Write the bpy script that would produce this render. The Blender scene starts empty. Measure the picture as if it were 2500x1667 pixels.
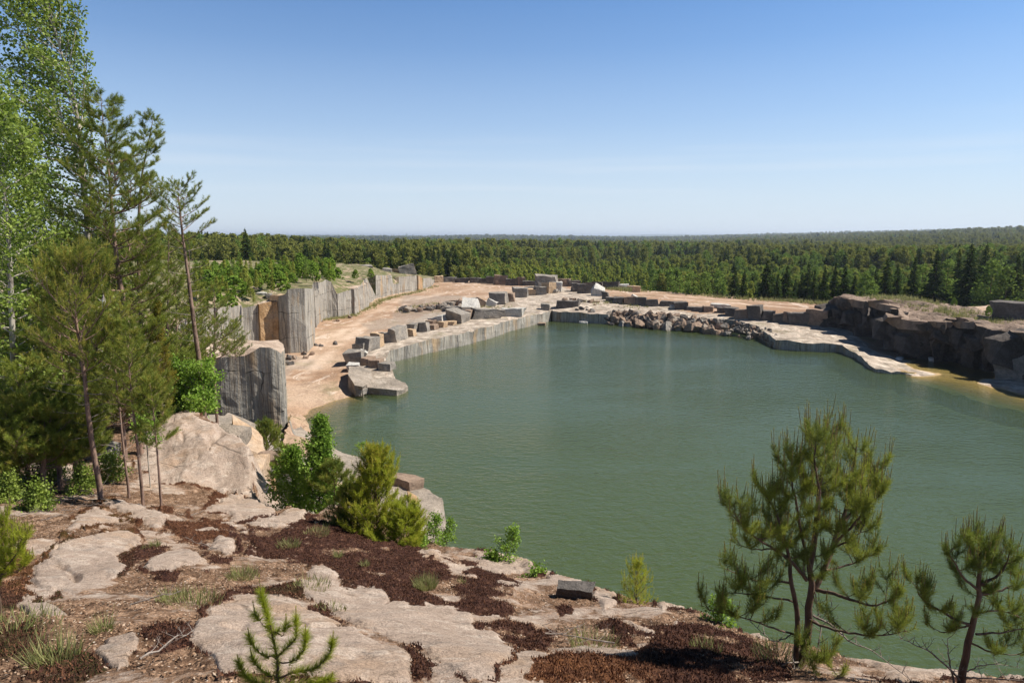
import bpy, math, random
import numpy as np
from mathutils import Vector, Matrix
from mathutils.geometry import delaunay_2d_cdt

# ------------------------------------------------------------------ camera, sky, sun
scene = bpy.context.scene
CAM_H, PITCH, F = 14.0, math.radians(8.7), 24 / 36 * 2500
cam_d = bpy.data.cameras.new('camera'); cam = bpy.data.objects.new('camera', cam_d)
scene.collection.objects.link(cam); scene.camera = cam
cam_d.lens, cam_d.sensor_width, cam_d.clip_start, cam_d.clip_end = 24, 36, 0.05, 60000
cam.location = (0, 0, CAM_H); cam.rotation_euler = (math.pi / 2 - PITCH, 0, 0)
SUN_EL, SUN_AZ = math.radians(50), math.radians(8)      # azimuth counted from +x towards +y
world = bpy.data.worlds.new('World'); scene.world = world; world.use_nodes = True
wn = world.node_tree; bg = wn.nodes['Background']; bg.inputs['Strength'].default_value = 0.085
sky = wn.nodes.new('ShaderNodeTexSky'); sky.sky_type = 'NISHITA'; sky.sun_disc = False
sky.sun_elevation = SUN_EL; sky.sun_rotation = math.pi / 2 - SUN_AZ
sky.air_density, sky.dust_density, sky.ozone_density, sky.altitude = 1.0, 0.3, 2.0, 100
def _wnode(t, **k):
    n = wn.nodes.new(t)
    for a, v in k.items(): setattr(n, a, v)
    return n
_tc = _wnode('ShaderNodeTexCoord'); _sx = _wnode('ShaderNodeSeparateXYZ'); wn.links.new(_tc.outputs['Generated'], _sx.inputs[0])
_cm = _wnode('ShaderNodeMix', data_type='RGBA', blend_type='MULTIPLY'); _cm.inputs[0].default_value = 1; wn.links.new(sky.outputs['Color'], _cm.inputs[6]); _cm.inputs[7].default_value = (0.42, 0.74, 1.03, 1)
_rp = _wnode('ShaderNodeValToRGB'); _rp.color_ramp.elements[0].position = 0.0; _rp.color_ramp.elements[0].color = (.93, .93, .93, 1); _rp.color_ramp.elements[1].position = 0.38; _rp.color_ramp.elements[1].color = (0, 0, 0, 1)
_e = _rp.color_ramp.elements.new(0.075); _e.color = (.68, .68, .68, 1); _e = _rp.color_ramp.elements.new(0.155); _e.color = (.38, .38, .38, 1); _e = _rp.color_ramp.elements.new(0.25); _e.color = (.16, .16, .16, 1)
wn.links.new(_sx.outputs['Z'], _rp.inputs['Fac'])
_hz = _wnode('ShaderNodeMix', data_type='RGBA'); wn.links.new(_rp.outputs['Color'], _hz.inputs[0]); wn.links.new(_cm.outputs[2], _hz.inputs[6]); _hz.inputs[7].default_value = (5.9, 6.45, 7.2, 1)   # pale moist air low over the land
_mp = _wnode('ShaderNodeMapping'); _mp.inputs['Scale'].default_value = (1.2, 1.2, 26); _mp.inputs['Rotation'].default_value = (0.0, 0.035, 0); wn.links.new(_tc.outputs['Generated'], _mp.inputs['Vector'])
_ns = _wnode('ShaderNodeTexNoise'); _ns.inputs['Scale'].default_value = 1.6; _ns.inputs['Detail'].default_value = 5; wn.links.new(_mp.outputs[0], _ns.inputs['Vector'])
_cr = _wnode('ShaderNodeValToRGB'); _cr.color_ramp.elements[0].position = .5; _cr.color_ramp.elements[0].color = (0, 0, 0, 1); _cr.color_ramp.elements[1].position = .75; _cr.color_ramp.elements[1].color = (.36, .36, .36, 1); wn.links.new(_ns.outputs['Fac'], _cr.inputs['Fac'])
_bd = _wnode('ShaderNodeValToRGB'); wn.links.new(_sx.outputs['Z'], _bd.inputs['Fac'])
for _i, (_p, _v) in enumerate(((0.03, 0), (0.075, 1), (0.16, 0))):
    _e = _bd.color_ramp.elements[_i] if _i < 2 else _bd.color_ramp.elements.new(_p); _e.position = _p; _e.color = (_v, _v, _v, 1)
_mm = _wnode('ShaderNodeMath', operation='MULTIPLY'); wn.links.new(_cr.outputs[0], _mm.inputs[0]); wn.links.new(_bd.outputs[0], _mm.inputs[1])
_ci = _wnode('ShaderNodeMix', data_type='RGBA'); wn.links.new(_mm.outputs[0], _ci.inputs[0]); wn.links.new(_hz.outputs[2], _ci.inputs[6]); _ci.inputs[7].default_value = (6.6, 6.9, 7.3, 1)    # faint streaks of cirrus
_zr = _wnode('ShaderNodeValToRGB'); wn.links.new(_sx.outputs['Z'], _zr.inputs['Fac']); _zr.color_ramp.elements[0].position = .32; _zr.color_ramp.elements[0].color = (1, 1, 1, 1); _zr.color_ramp.elements[1].position = .7; _zr.color_ramp.elements[1].color = (.28, .28, .28, 1)
_zm = _wnode('ShaderNodeMix', data_type='RGBA', blend_type='MULTIPLY'); _zm.inputs[0].default_value = 1; wn.links.new(_ci.outputs[2], _zm.inputs[6]); wn.links.new(_zr.outputs[0], _zm.inputs[7])    # sky dimmed overhead, out of view, to weaken the fill light
wn.links.new(_zm.outputs[2], bg.inputs['Color'])
sun_d = bpy.data.lights.new('sun', 'SUN'); sun_o = bpy.data.objects.new('sun', sun_d)
scene.collection.objects.link(sun_o); sun_d.energy = 5.0; sun_d.angle = math.radians(0.53); sun_d.color = (1.0, 0.94, 0.85)
SUN = Vector((math.cos(SUN_EL) * math.cos(SUN_AZ), math.cos(SUN_EL) * math.sin(SUN_AZ), math.sin(SUN_EL)))
sun_o.rotation_euler = (-SUN).to_track_quat('-Z', 'Y').to_euler()
scene.view_settings.view_transform = 'Standard'; scene.view_settings.look = 'None'
scene.view_settings.exposure = 0.62; scene.view_settings.gamma = 1.0
try:
    scene.cycles.max_bounces = 6; scene.cycles.transparent_max_bounces = 12
    scene.cycles.volume_bounces = 0; scene.cycles.caustics_reflective = False; scene.cycles.caustics_refractive = False
    scene.cycles.use_denoising = True
except Exception: pass

rng = np.random.default_rng(7); random.seed(7)
CP, SP = math.cos(PITCH), math.sin(PITCH)

# ------------------------------------------------------------------ where a line of sight meets a level
def ray(px, py):
    cx = (px - 1250) / F; cy = (833.5 - py) / F
    return np.array([cx, CP + cy * SP, cy * CP - SP])
def G(px, py, z=0.0):
    d = ray(px, py); t = (z - CAM_H) / d[2]; return np.array([d[0] * t, d[1] * t, z])
def Dp(px, py, drop): return G(px, py, CAM_H - drop)
def At(px, py, y):
    d = ray(px, py); t = y / d[1]; return np.array([d[0] * t, y, CAM_H + d[2] * t])
def project(P):
    x, y, z = P[:, 0], P[:, 1], P[:, 2] - CAM_H
    f = y * CP - z * SP; u = y * SP + z * CP
    f = np.maximum(f, 1e-3)
    return np.stack([1250 + F * x / f, 833.5 - F * u / f], 1)

# ------------------------------------------------------------------ noise
def _hash(i, j, k, s):
    n = (i * 374761393 + j * 668265263 + k * 2147483647 + s * 1274126177) & 0xFFFFFFFF
    n = ((n ^ (n >> 13)) * 1274126177) & 0xFFFFFFFF
    n = ((n ^ (n >> 15)) * 2246822519) & 0xFFFFFFFF
    return ((n ^ (n >> 16)) & 0xFFFFFF) / 8388607.5 - 1.0
def vnoise(p, s=0):
    p = np.asarray(p, float)
    f0 = np.floor(p).astype(np.int64); f = p - f0; f = f * f * (3 - 2 * f)
    i, j, k = f0[:, 0], f0[:, 1], f0[:, 2]; r = 0
    for a in (0, 1):
        wa = f[:, 0] if a else 1 - f[:, 0]
        for b in (0, 1):
            wb = f[:, 1] if b else 1 - f[:, 1]
            for c in (0, 1):
                wc = f[:, 2] if c else 1 - f[:, 2]
                r = r + wa * wb * wc * _hash(i + a, j + b, k + c, s)
    return r
def fbm(p, oc=4, s=0, gain=0.5):
    p = np.asarray(p, float); r = 0; a = 1.0
    for o in range(oc): r = r + a * vnoise(p * (2.03 ** o) + 17.3 * o, s + o); a *= gain
    return r
def ridge(p, oc=4, s=0):
    p = np.asarray(p, float); r = 0; a = 1.0
    for o in range(oc): r = r + a * (1 - 2 * np.abs(vnoise(p * (2.1 ** o) + 9.1 * o, s + o))); a *= 0.5
    return r
def xyz(x, y, z=0.0): return np.stack([x, y, np.zeros_like(x) + z], 1)

class RBF:                                        # smooth height through scattered heights
    def __init__(s, P):
        P = np.array(P, float); s.c = P[:, :2]; n = len(P)
        A = np.zeros((n + 1, n + 1)); A[:n, :n] = np.hypot(*(s.c[:, None] - s.c[None]).transpose(2, 0, 1)); A[:n, n] = A[n, :n] = 1
        s.w = np.linalg.lstsq(A, np.append(P[:, 2], 0), rcond=None)[0]
    def __call__(s, x, y):
        x = np.atleast_1d(x).astype(float); y = np.atleast_1d(y).astype(float); r = np.zeros(len(x)) + s.w[-1]
        for (cx, cy), w in zip(s.c, s.w[:-1]): r += w * np.hypot(x - cx, y - cy)
        return r

def inside(poly, x, y):
    poly = np.asarray(poly); r = np.zeros(len(x), bool); n = len(poly)
    for i in range(n):
        x1, y1 = poly[i][:2]; x2, y2 = poly[(i + 1) % n][:2]
        c = ((y1 > y) != (y2 > y)); xx = (x2 - x1) * (y - y1) / ((y2 - y1) or 1e-9) + x1
        r ^= c & (x < xx)
    return r
def edge_dist(poly, x, y, closed=True):
    poly = np.asarray(poly, float); d = np.full(len(x), 1e9); n = len(poly)
    for i in range(n if closed else n - 1):
        a = poly[i][:2]; b = poly[(i + 1) % n][:2]; e = b - a; L = max(e @ e, 1e-9)
        t = np.clip(((x - a[0]) * e[0] + (y - a[1]) * e[1]) / L, 0, 1)
        d = np.minimum(d, np.hypot(x - a[0] - t * e[0], y - a[1] - t * e[1]))
    return d

# ------------------------------------------------------------------ meshes and objects
def mesh_np(name, V, polys, mats=(), mat_idx=None, uv=None, attrs=None, smooth=False):
    """polys: list of (k, index array (n,k)) groups"""
    me = bpy.data.meshes.new(name); V = np.asarray(V, np.float32)
    me.vertices.add(len(V)); me.vertices.foreach_set('co', V.ravel())
    polys = [np.asarray(p, np.int32) for p in polys if len(p)]
    loops = np.concatenate([p.ravel() for p in polys]); tot = np.concatenate([np.full(len(p), p.shape[1]) for p in polys])
    me.loops.add(len(loops)); me.loops.foreach_set('vertex_index', loops)
    me.polygons.add(len(tot)); st = np.concatenate([[0], np.cumsum(tot)[:-1]])
    me.polygons.foreach_set('loop_start', st.astype(np.int32)); me.polygons.foreach_set('loop_total', tot.astype(np.int32))
    if mat_idx is not None: me.polygons.foreach_set('material_index', np.asarray(mat_idx, np.int32))
    me.polygons.foreach_set('use_smooth', np.full(len(tot), bool(smooth)))
    for m in mats: me.materials.append(m)
    if uv is not None:
        l = me.uv_layers.new(name='UVMap'); l.data.foreach_set('uv', np.asarray(uv, np.float32)[loops].ravel())
    for k, a in (attrs or {}).items():
        at = me.attributes.new(k, 'FLOAT', 'POINT'); at.data.foreach_set('value', np.asarray(a, np.float32))
    me.update(calc_edges=True); me.validate()
    return me
def link(o): scene.collection.objects.link(o); return o
def obj(name, me, parent=None, loc=None):
    o = link(bpy.data.objects.new(name, me))
    if parent: o.parent = parent
    if loc is not None: o.location = loc
    return o
def tag(o, label=None, cat=None, group=None, kind=None):
    if label: o['label'] = label
    if cat: o['category'] = cat
    if group: o['group'] = group
    if kind: o['kind'] = kind
    return o
def thing(name, label, cat, loc=(0, 0, 0), group=None):
    o = link(bpy.data.objects.new(name, None)); o.location = loc; o.empty_display_size = 0.2
    return tag(o, label, cat, group)
def dup(root, loc, rz=0.0, sc=(1, 1, 1), label=None):
    r = root.copy(); link(r); r.location = loc; r.rotation_euler = (0, 0, rz); r.scale = sc
    if label: r['label'] = label
    for ch in list(root.children):
        c = ch.copy(); link(c); c.parent = r
    return r

# ------------------------------------------------------------------ materials
def mat_new(name):
    m = bpy.data.materials.new(name); m.use_nodes = True; nt = m.node_tree
    for n in list(nt.nodes): nt.nodes.remove(n)
    return m, nt
class NB:                                         # small node builder
    def __init__(s, name):
        s.m, s.nt = mat_new(name); s.out = s.nt.nodes.new('ShaderNodeOutputMaterial')
    def n(s, t, **kw):
        nd = s.nt.nodes.new(t)
        for k, v in kw.items():
            if k.startswith('i_'): nd.inputs[k[2:].replace('_', ' ')].default_value = v
            else: setattr(nd, k, v)
        return nd
    def l(s, a, b): s.nt.links.new(a, b)
    def coord(s, kind='Object', scale=(1, 1, 1)):
        c = s.n('ShaderNodeTexCoord'); mp = s.n('ShaderNodeMapping'); mp.inputs['Scale'].default_value = scale
        s.l(c.outputs[kind], mp.inputs['Vector']); return mp.outputs['Vector']
    def noise(s, vec, scale, detail=4, rough=0.55, dist=0.0):
        t = s.n('ShaderNodeTexNoise'); t.inputs['Scale'].default_value = scale; t.inputs['Detail'].default_value = detail
        t.inputs['Roughness'].default_value = rough; t.inputs['Distortion'].default_value = dist; s.l(vec, t.inputs['Vector']); return t.outputs['Fac']
    def voro(s, vec, scale, feat='F1', out='Distance', rnd=1.0):
        t = s.n('ShaderNodeTexVoronoi', feature=feat); t.inputs['Scale'].default_value = scale; t.inputs['Randomness'].default_value = rnd
        s.l(vec, t.inputs['Vector']); return t.outputs[out]
    def ramp(s, fac, stops, interp='LINEAR'):
        r = s.n('ShaderNodeValToRGB'); r.color_ramp.interpolation = interp; e = r.color_ramp.elements
        while len(e) < len(stops): e.new(0.5)
        for el, (p, c) in zip(e, stops):
            el.position = p; el.color = tuple(c) + (1,) if not isinstance(c, (int, float)) else (c, c, c, 1)
        s.l(fac, r.inputs['Fac']); return r.outputs['Color']
    def mix(s, fac, a, b, mode='MIX'):
        x = s.n('ShaderNodeMix', data_type='RGBA', blend_type=mode)
        for v, k in ((fac, 0), (a, 6), (b, 7)):
            if hasattr(v, 'is_output'): s.l(v, x.inputs[k])
            else: x.inputs[k].default_value = v if k == 0 else tuple(v) + (1,)
        return x.outputs[2]
    def math(s, op, a, b=None, clamp=False):
        x = s.n('ShaderNodeMath', operation=op, use_clamp=clamp)
        for i, v in enumerate((a, b)):
            if v is None: continue
            if hasattr(v, 'is_output'): s.l(v, x.inputs[i])
            else: x.inputs[i].default_value = v
        return x.outputs[0]
    def attr(s, name): return s.n('ShaderNodeAttribute', attribute_name=name).outputs['Fac']
    def bump(s, h, strength, dist, prev=None):
        b = s.n('ShaderNodeBump'); b.inputs['Strength'].default_value = strength; b.inputs['Distance'].default_value = dist
        s.l(h, b.inputs['Height'])
        if prev is not None: s.l(prev, b.inputs['Normal'])
        return b.outputs['Normal']
    def done(s, col, rough=0.9, normal=None, spec=0.2):
        p = s.n('ShaderNodeBsdfPrincipled'); p.inputs['Specular IOR Level'].default_value = spec
        if hasattr(col, 'is_output'): s.l(col, p.inputs['Base Color'])
        else: p.inputs['Base Color'].default_value = tuple(col) + (1,)
        if hasattr(rough, 'is_output'): s.l(rough, p.inputs['Roughness'])
        else: p.inputs['Roughness'].default_value = rough
        if normal is not None: s.l(normal, p.inputs['Normal'])
        s.l(p.outputs[0], s.out.inputs['Surface']); return s.m

def m_wall(name, tan=0.5, dark=1.0, stripe=1.0):
    """quarried face: drill-hole stripes, grey granite with tan bands, joints (UV in metres)"""
    b = NB(name); uv = b.coord('UV'); st = b.coord('UV', (1, 0.07, 1)); ob = b.coord('Object')
    s1 = b.noise(st, 3.3, 3, 0.7); s2 = b.noise(b.coord('UV', (1, 0.03, 1)), 9.0, 2, 0.6)
    big = b.noise(b.coord('UV', (1, 0.25, 1)), 0.45, 4, 0.6); sp = b.noise(ob, 7.0, 5, 0.7)
    g = b.ramp(s1, [(0.3, (0.15 * dark, 0.135 * dark, 0.12 * dark)), (0.5, (0.30 * dark, 0.28 * dark, 0.245 * dark)), (0.7, (0.46 * dark, 0.43 * dark, 0.37 * dark))])
    t = b.ramp(s1, [(0.3, (0.22, 0.15, 0.09)), (0.7, (0.50, 0.36, 0.22))])
    c = b.mix(b.ramp(big, [(0.62 - 0.12 * tan, 0.0), (0.68 - 0.06 * tan, 1.0)]), g, t)
    c = b.mix(b.math('MULTIPLY', b.ramp(s2, [(0.52, 0.0), (0.6, 1.0)]), 0.45 * stripe), c, (0.42, 0.34, 0.24))
    c = b.mix(0.5, c, b.ramp(sp, [(0.35, 0.35), (0.65, 0.65)]), 'OVERLAY')
    s3 = b.noise(b.coord('UV', (1, 0.02, 1)), 14.0, 1, 0.5); c = b.mix(b.math('MULTIPLY', b.ramp(s3, [(0.3, 1.0), (0.42, 0.0)]), 0.7 * stripe), c, (0.05, 0.045, 0.04))
    jn = b.n('ShaderNodeTexBrick'); jn.inputs['Scale'].default_value = 1.0; jn.inputs['Brick Width'].default_value = 3.4; jn.inputs['Row Height'].default_value = 2.9; jn.inputs['Mortar Size'].default_value = 0.035; jn.inputs['Mortar Smooth'].default_value = 0.3; jn.offset = 0.37
    dv = b.n('ShaderNodeVectorMath', operation='ADD'); nz = b.n('ShaderNodeTexNoise'); nz.inputs['Scale'].default_value = 0.7; b.l(uv, nz.inputs['Vector']); sc_ = b.n('ShaderNodeVectorMath', operation='SCALE'); sc_.inputs['Scale'].default_value = 0.9; b.l(nz.outputs['Color'], sc_.inputs[0]); b.l(uv, dv.inputs[0]); b.l(sc_.outputs[0], dv.inputs[1]); b.l(dv.outputs[0], jn.inputs['Vector'])
    jf = b.ramp(b.math('MULTIPLY', jn.outputs['Fac'], b.ramp(b.noise(uv, 0.5, 3), [(0.42, 0.0), (0.52, 1.0)])), [(0.0, 1.0), (1.0, 0.3)]); c = b.mix(1.0, c, jf, 'MULTIPLY')
    n = b.bump(s1, 0.6, 0.12); n = b.bump(s2, 0.7, 0.07, n); n = b.bump(s3, 0.6, 0.05, n); n = b.bump(jf, 0.6, 0.15, n); n = b.bump(sp, 0.7, 0.09, n)
    return b.done(c, 0.92, n)
def m_rock(name, c1, c2, c3, sc=1.0, moss=None, spk=0.5, bump=1.0):
    b = NB(name); ob = b.coord('Object')
    n1 = b.noise(ob, 0.35 * sc, 5, 0.62, 0.4); n2 = b.noise(ob, 3.2 * sc, 6, 0.7); n3 = b.noise(ob, 22 * sc, 4, 0.75)
    c = b.ramp(n1, [(0.32, c1), (0.5, c2), (0.68, c3)])
    c = b.mix(0.55, c, b.ramp(n2, [(0.3, 0.25), (0.7, 0.75)]), 'OVERLAY')
    c = b.mix(spk, c, b.ramp(n3, [(0.32, 0.2), (0.6, 0.68)]), 'OVERLAY')
    if moss: c = b.mix(b.ramp(b.noise(ob, 0.8 * sc, 6, 0.7, 0.6), [(moss[0], 0.0), (moss[0] + 0.06, 0.85)]), c, moss[1])
    n = b.bump(n2, 0.7 * bump, 0.25 / sc); n = b.bump(n3, 0.6 * bump, 0.04 / sc, n)
    return b.done(c, 0.92, n)
M = {}
M['wall'] = m_wall('quarried_face', 0.2)
M['wall_tan'] = m_wall('quarried_face_tan', 1.0)
M['wall_ledge'] = m_wall('quarried_ledge_face', 0.75)
M['wall_orange'] = m_rock('orange_rock', (0.27, 0.16, 0.075), (0.45, 0.29, 0.155), (0.40, 0.30, 0.2), 1.4, (0.6, (0.2, 0.17, 0.13)), .6, 1.5)
M['granite_top'] = m_rock('granite_top', (0.30, 0.215, 0.16), (0.44, 0.34, 0.26), (0.52, 0.42, 0.33), 1.0, (0.6, (0.10, 0.085, 0.04)))
M['block'] = m_rock('granite_block', (0.15, 0.135, 0.115), (0.25, 0.225, 0.195), (0.37, 0.31, 0.24), 1.3)
M['block_dark_shaded'] = m_rock('dark_shaded_granite_block', (0.07, 0.062, 0.055), (0.125, 0.11, 0.098), (0.22, 0.185, 0.15), 1.3)  # brownish dark granite, tone lowered further to carry the shade of unlit faces
M['block_tan'] = m_rock('tan_granite_block', (0.34, 0.235, 0.14), (0.46, 0.33, 0.21), (0.36, 0.28, 0.2), 1.3)
M['block_brown'] = m_rock('brown_granite_block', (0.17, 0.12, 0.085), (0.28, 0.20, 0.145), (0.36, 0.27, 0.2), 1.3)
M['block_pale'] = m_rock('pale_granite_block', (0.36, 0.34, 0.31), (0.48, 0.46, 0.42), (0.5, 0.44, 0.36), 1.3)
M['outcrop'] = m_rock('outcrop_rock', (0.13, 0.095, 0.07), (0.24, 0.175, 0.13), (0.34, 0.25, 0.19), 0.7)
M['shelf'] = m_rock('shelf_rock', (0.19, 0.165, 0.135), (0.30, 0.25, 0.2), (0.44, 0.38, 0.32), 0.8)
M['earth'] = m_rock('earth', (0.26, 0.16, 0.10), (0.38, 0.26, 0.18), (0.34, 0.25, 0.15), 1.4, (0.58, (0.09, 0.095, 0.03)))

# ------------------------------------------------------------------ rock masses with faceted walls
def polar_pts(poly, dth, dr, jit=0.35):
    poly = np.asarray(poly); r = np.hypot(poly[:, 0], poly[:, 1]); r0, r1 = max(r.min() * 0.6, 1), r.max() * 1.02
    R = r0 * (1 + dr) ** np.arange(int(math.log(r1 / r0) / math.log(1 + dr)) + 2)
    th = np.arange(math.radians(-75), math.radians(75), dth); A, B = np.meshgrid(R, th, indexing='ij')
    A = A * (1 + dr * jit * rng.uniform(-1, 1, A.shape)); B = B + dth * jit * rng.uniform(-1, 1, B.shape)
    x, y = (A * np.sin(B)).ravel(), (A * np.cos(B)).ravel()
    k = inside(poly, x, y); x, y = x[k], y[k]
    k = edge_dist(poly, x, y) > np.hypot(x, y) * dr * 0.45
    return x[k], y[k]
def slab(name, outline, ctrl=(), base=-1.5, dth=0.006, dr=0.010, amp=0.12, nsc=0.3, wamp=0.15, wsc=0.5, top=None, side=None,
         jit=0.1, hf=None, attrs=None, smooth=False, edge_keep=0.6, batter=0.0, step=None, parent=None, blocky=0.6):
    O = np.array(outline, float); n = len(O)
    if np.sum(O[:, 0] * np.roll(O[:, 1], -1) - np.roll(O[:, 0], -1) * O[:, 1]) < 0: O = O[::-1]
    pts = []
    for i in range(n):
        a, b = O[i], O[(i + 1) % n]; L = np.hypot(*(b - a)[:2]); m = 0.5 * (np.hypot(*a[:2]) + np.hypot(*b[:2]))
        k = max(1, int(L / (step or max(0.2, m * dr * 0.6))))
        for t in range(k): pts.append(a + (b - a) * t / k)
    B = np.array(pts)
    nz = np.stack([fbm(xyz(B[:, 0] * 0.9, B[:, 1] * 0.9), 3, 31), fbm(xyz(B[:, 0] * 0.9, B[:, 1] * 0.9), 3, 57)], 1)
    B[:, :2] += nz * jit
    B[:, 2] += jit * 0.8 * fbm(xyz(B[:, 0], B[:, 1]), 3, 77)
    x, y = polar_pts(B[:, :2], dth, dr)
    f = RBF(list(O[::max(1, len(O) // 90)]) + [tuple(c) for c in ctrl])
    z = f(x, y) if hf is None else hf(x, y)
    fade = np.clip(edge_dist(B[:, :2], x, y) / edge_keep, 0.15, 1)
    z = z + amp * fade * (fbm(xyz(x * nsc, y * nsc), 5, 3) + 0.35 * ridge(xyz(x * nsc * 2, y * nsc * 2), 3, 5))
    nb = len(B); vs = [Vector((p[0], p[1])) for p in B] + [Vector(p) for p in zip(x, y)]
    co, _, fc, orig, *_ = delaunay_2d_cdt(vs, [(i, (i + 1) % nb) for i in range(nb)], [], 1, 1e-5)
    Z = np.concatenate([B[:, 2], z]); zz = np.array([Z[o[0]] if o else 0 for o in orig])
    V = [np.column_stack([np.array([(c.x, c.y) for c in co]), zz])]; T = np.array([f_ for f_ in fc if len(f_) == 3], int)
    nv = len(V[0]); tc = V[0][T]; cr = np.cross(tc[:, 1] - tc[:, 0], tc[:, 2] - tc[:, 0])[:, 2]; T[cr < 0] = T[cr < 0][:, ::-1]
    # walls
    h = max(0.3, B[:, 2].max() - base); rows = int(np.clip(h / max(0.15, np.hypot(*B[:, :2].mean(0)) * 0.006), 3, 26)) + 1
    e = np.roll(B[:, :2], -1, 0) - np.roll(B[:, :2], 1, 0); nrm = np.stack([e[:, 1], -e[:, 0]], 1); nrm /= np.maximum(np.hypot(*nrm.T)[:, None], 1e-6)
    seg = np.hypot(*(np.roll(B[:, :2], -1, 0) - B[:, :2]).T); u = np.concatenate([[0], np.cumsum(seg)])
    W = []; UV = []
    Bc = np.vstack([B, B[:1]]); Nc = np.vstack([nrm, nrm[:1]])
    for r in range(rows):
        t = r / (rows - 1); zr = Bc[:, 2] * (1 - t) + base * t
        P = np.column_stack([Bc[:, :2], zr])
        d = wamp * min(1, t * 4) * (fbm(P * wsc, 4, 11) + blocky * np.round(1.5 * vnoise(P * np.array([0.35, 0.35, 0.12]) * 2 * wsc + 5, 91)) + .5 * (blocky > 1) * np.round(2 * vnoise(P * np.array([.5, .5, .6]) + 9, 17)))
        if r == 0: d = d * 0
        P[:, :2] += Nc * (d + batter * (Bc[:, 2] - zr))[:, None]; W.append(P); UV.append(np.column_stack([u, zr]))
    V.append(np.vstack(W)); nc = nb + 1
    i, j = np.meshgrid(np.arange(rows - 1), np.arange(nb), indexing='ij'); a = (nv + i * nc + j).ravel()
    Q = np.stack([a, a + nc, a + nc + 1, a + 1], 1)
    V = np.vstack(V); uv = np.vstack([V[:nv, :2], np.vstack(UV)])
    at = {k: fn(V) for k, fn in (attrs or {}).items()}
    me = mesh_np(name, V, [T, Q], [top, side], np.concatenate([np.zeros(len(T)), np.ones(len(Q))]), uv, at, smooth)
    return obj(name, me, parent)
def PXZ(pts, dx=0): return [G(px + dx, py, 0) * np.array([1, 1, 0]) + np.array([0, 0, z]) for px, py, z in pts]   # footprint at the waterline, top at z
def PZ(pts): return [G(px, py, z) for px, py, z in pts]
# ------------------------------------------------------------------ the setting: lake, quarry floor, walls
# quarry floor: outline follows the shoreline (seen waterline -> footprint, own top height)
shore = ([G(640, 1100, -1.0), G(745, 1075, -1.0), G(850, 1030, -1.0), G(920, 1000, -.9), G(1000, 975, -.9)] +
    PXZ([(985, 950, -.4), (955, 925, .9), (945, 905, 1.2), (953, 884, 1.4), (998, 875, 1.45), (1071, 856, 1.6), (1155, 838, 1.65), (1156, 836.5, 1.75), (1197, 826, 1.7),
         (1248, 808, 1.7), (1349, 782, 1.7), (1351, 783.5, 1.65), (1420, 788, 1.6), (1486, 791, 1.55), (1500, 786, 1.5), (1600, 794, 1.6), (1715, 802, 1.6), (1800, 808, 1.6),
         (1850, 822, 1.4), (1872, 838, 1.2), (1902, 852, 1.1), (1950, 857, 1.1), (2051, 860, 1.0), (2090, 876, .7), (2120, 900, .45), (2140, 908, .3), (2175, 913, .25), (2200, 913, .2), (2245, 916, .12), (2255, 912, .1), (2215, 905, .12), (2195, 900, .1)]) +
    [G(2215, 930, -.3), G(2290, 948, -.4), G(2400, 985, -.45), G(2520, 1010, -.35), G(2700, 1050, -.3)])
floor_out = shore + [np.array(p, float) for p in [(75, 55, .6), (125, 80, 2.5), (120, 130, 2.5)]] + PZ([(2300, 752, 2.6), (2050, 744, 2.6), (1900, 735, 2.6), (1700, 717, 2.6), (1560, 708, 2.6), (1400, 690, 2.6), (1250, 686, 2.6), (1050, 684, 2.4), (950, 686, 2.2)]) + \
    [np.array(p, float) for p in [(-60, 150, 1.5), (-50, 90, .8), (-24, 48, .6)]]
floor_ctrl = PZ([(745, 1012, 0), (800, 990, 0), (850, 969, 0), (880, 956, 0), (720, 960, .45), (800, 900, .6), (760, 860, .8), (870, 880, .9), (880, 800, 1.1), (960, 760, 1.5), (1000, 790, 1.35), (900, 760, 1.3),
    (1100, 720, 2.1), (1250, 705, 2.3), (1400, 740, 2.6), (1350, 715, 2.6), (1250, 765, 1.85), (1120, 800, 1.6), (1550, 760, 2.0), (1700, 780, 1.8), (1850, 800, 1.5), (1950, 820, 1.2), (2060, 840, 1.0),
    (1700, 745, 2.5), (1900, 760, 2.4), (2190, 868, -.07), (2300, 885, -.12), (2390, 900, -.08), (2420, 915, -.07), (2350, 910, -.14), (2250, 895, -.12), (2150, 880, .3), (2330, 930, -.2), (2280, 905, -.14), (2460, 930, .25), (2520, 935, .45)])
def shallow(V): return V[:, 2]
b = NB('quarry_ground'); ob = b.coord('Object')
n1 = b.noise(b.coord('Object', (0.5, 1, 1)), 0.07, 5, 0.6, 0.5); n2 = b.noise(ob, 0.7, 6, 0.7); n3 = b.noise(ob, 6, 4, 0.7)
c = b.ramp(n1, [(0.35, (0.27, 0.165, 0.10)), (0.5, (0.375, 0.25, 0.165)), (0.62, (0.43, 0.315, 0.225))])
rk = b.attr('bare')                               # bare rock benches against the gravel of the road
c = b.mix(rk, c, b.ramp(n2, [(0.34, (0.20, 0.165, 0.13)), (0.5, (0.36, 0.30, 0.24)), (0.64, (0.58, 0.5, 0.41))]))
c = b.mix(b.ramp(b.noise(b.coord('Object', (1, 0.45, 1)), 0.5, 5, 0.65, 1.2), [(0.57, 0.0), (0.63, 0.75)]), c, (0.60, 0.49, 0.40))
c = b.mix(b.attr('gravelly'), c, (0.27, 0.225, 0.185))
c = b.mix(b.math('MULTIPLY', b.ramp(b.noise(b.coord('Object', (1, 0.35, 1)), 1.3, 5, 0.7, 0.8), [(0.53, 0.0), (0.62, 1.0)]), 0.5), c, (0.24, 0.165, 0.115))
c = b.mix(0.6, c, b.ramp(n3, [(0.3, 0.28), (0.7, 0.72)]), 'OVERLAY')
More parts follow.
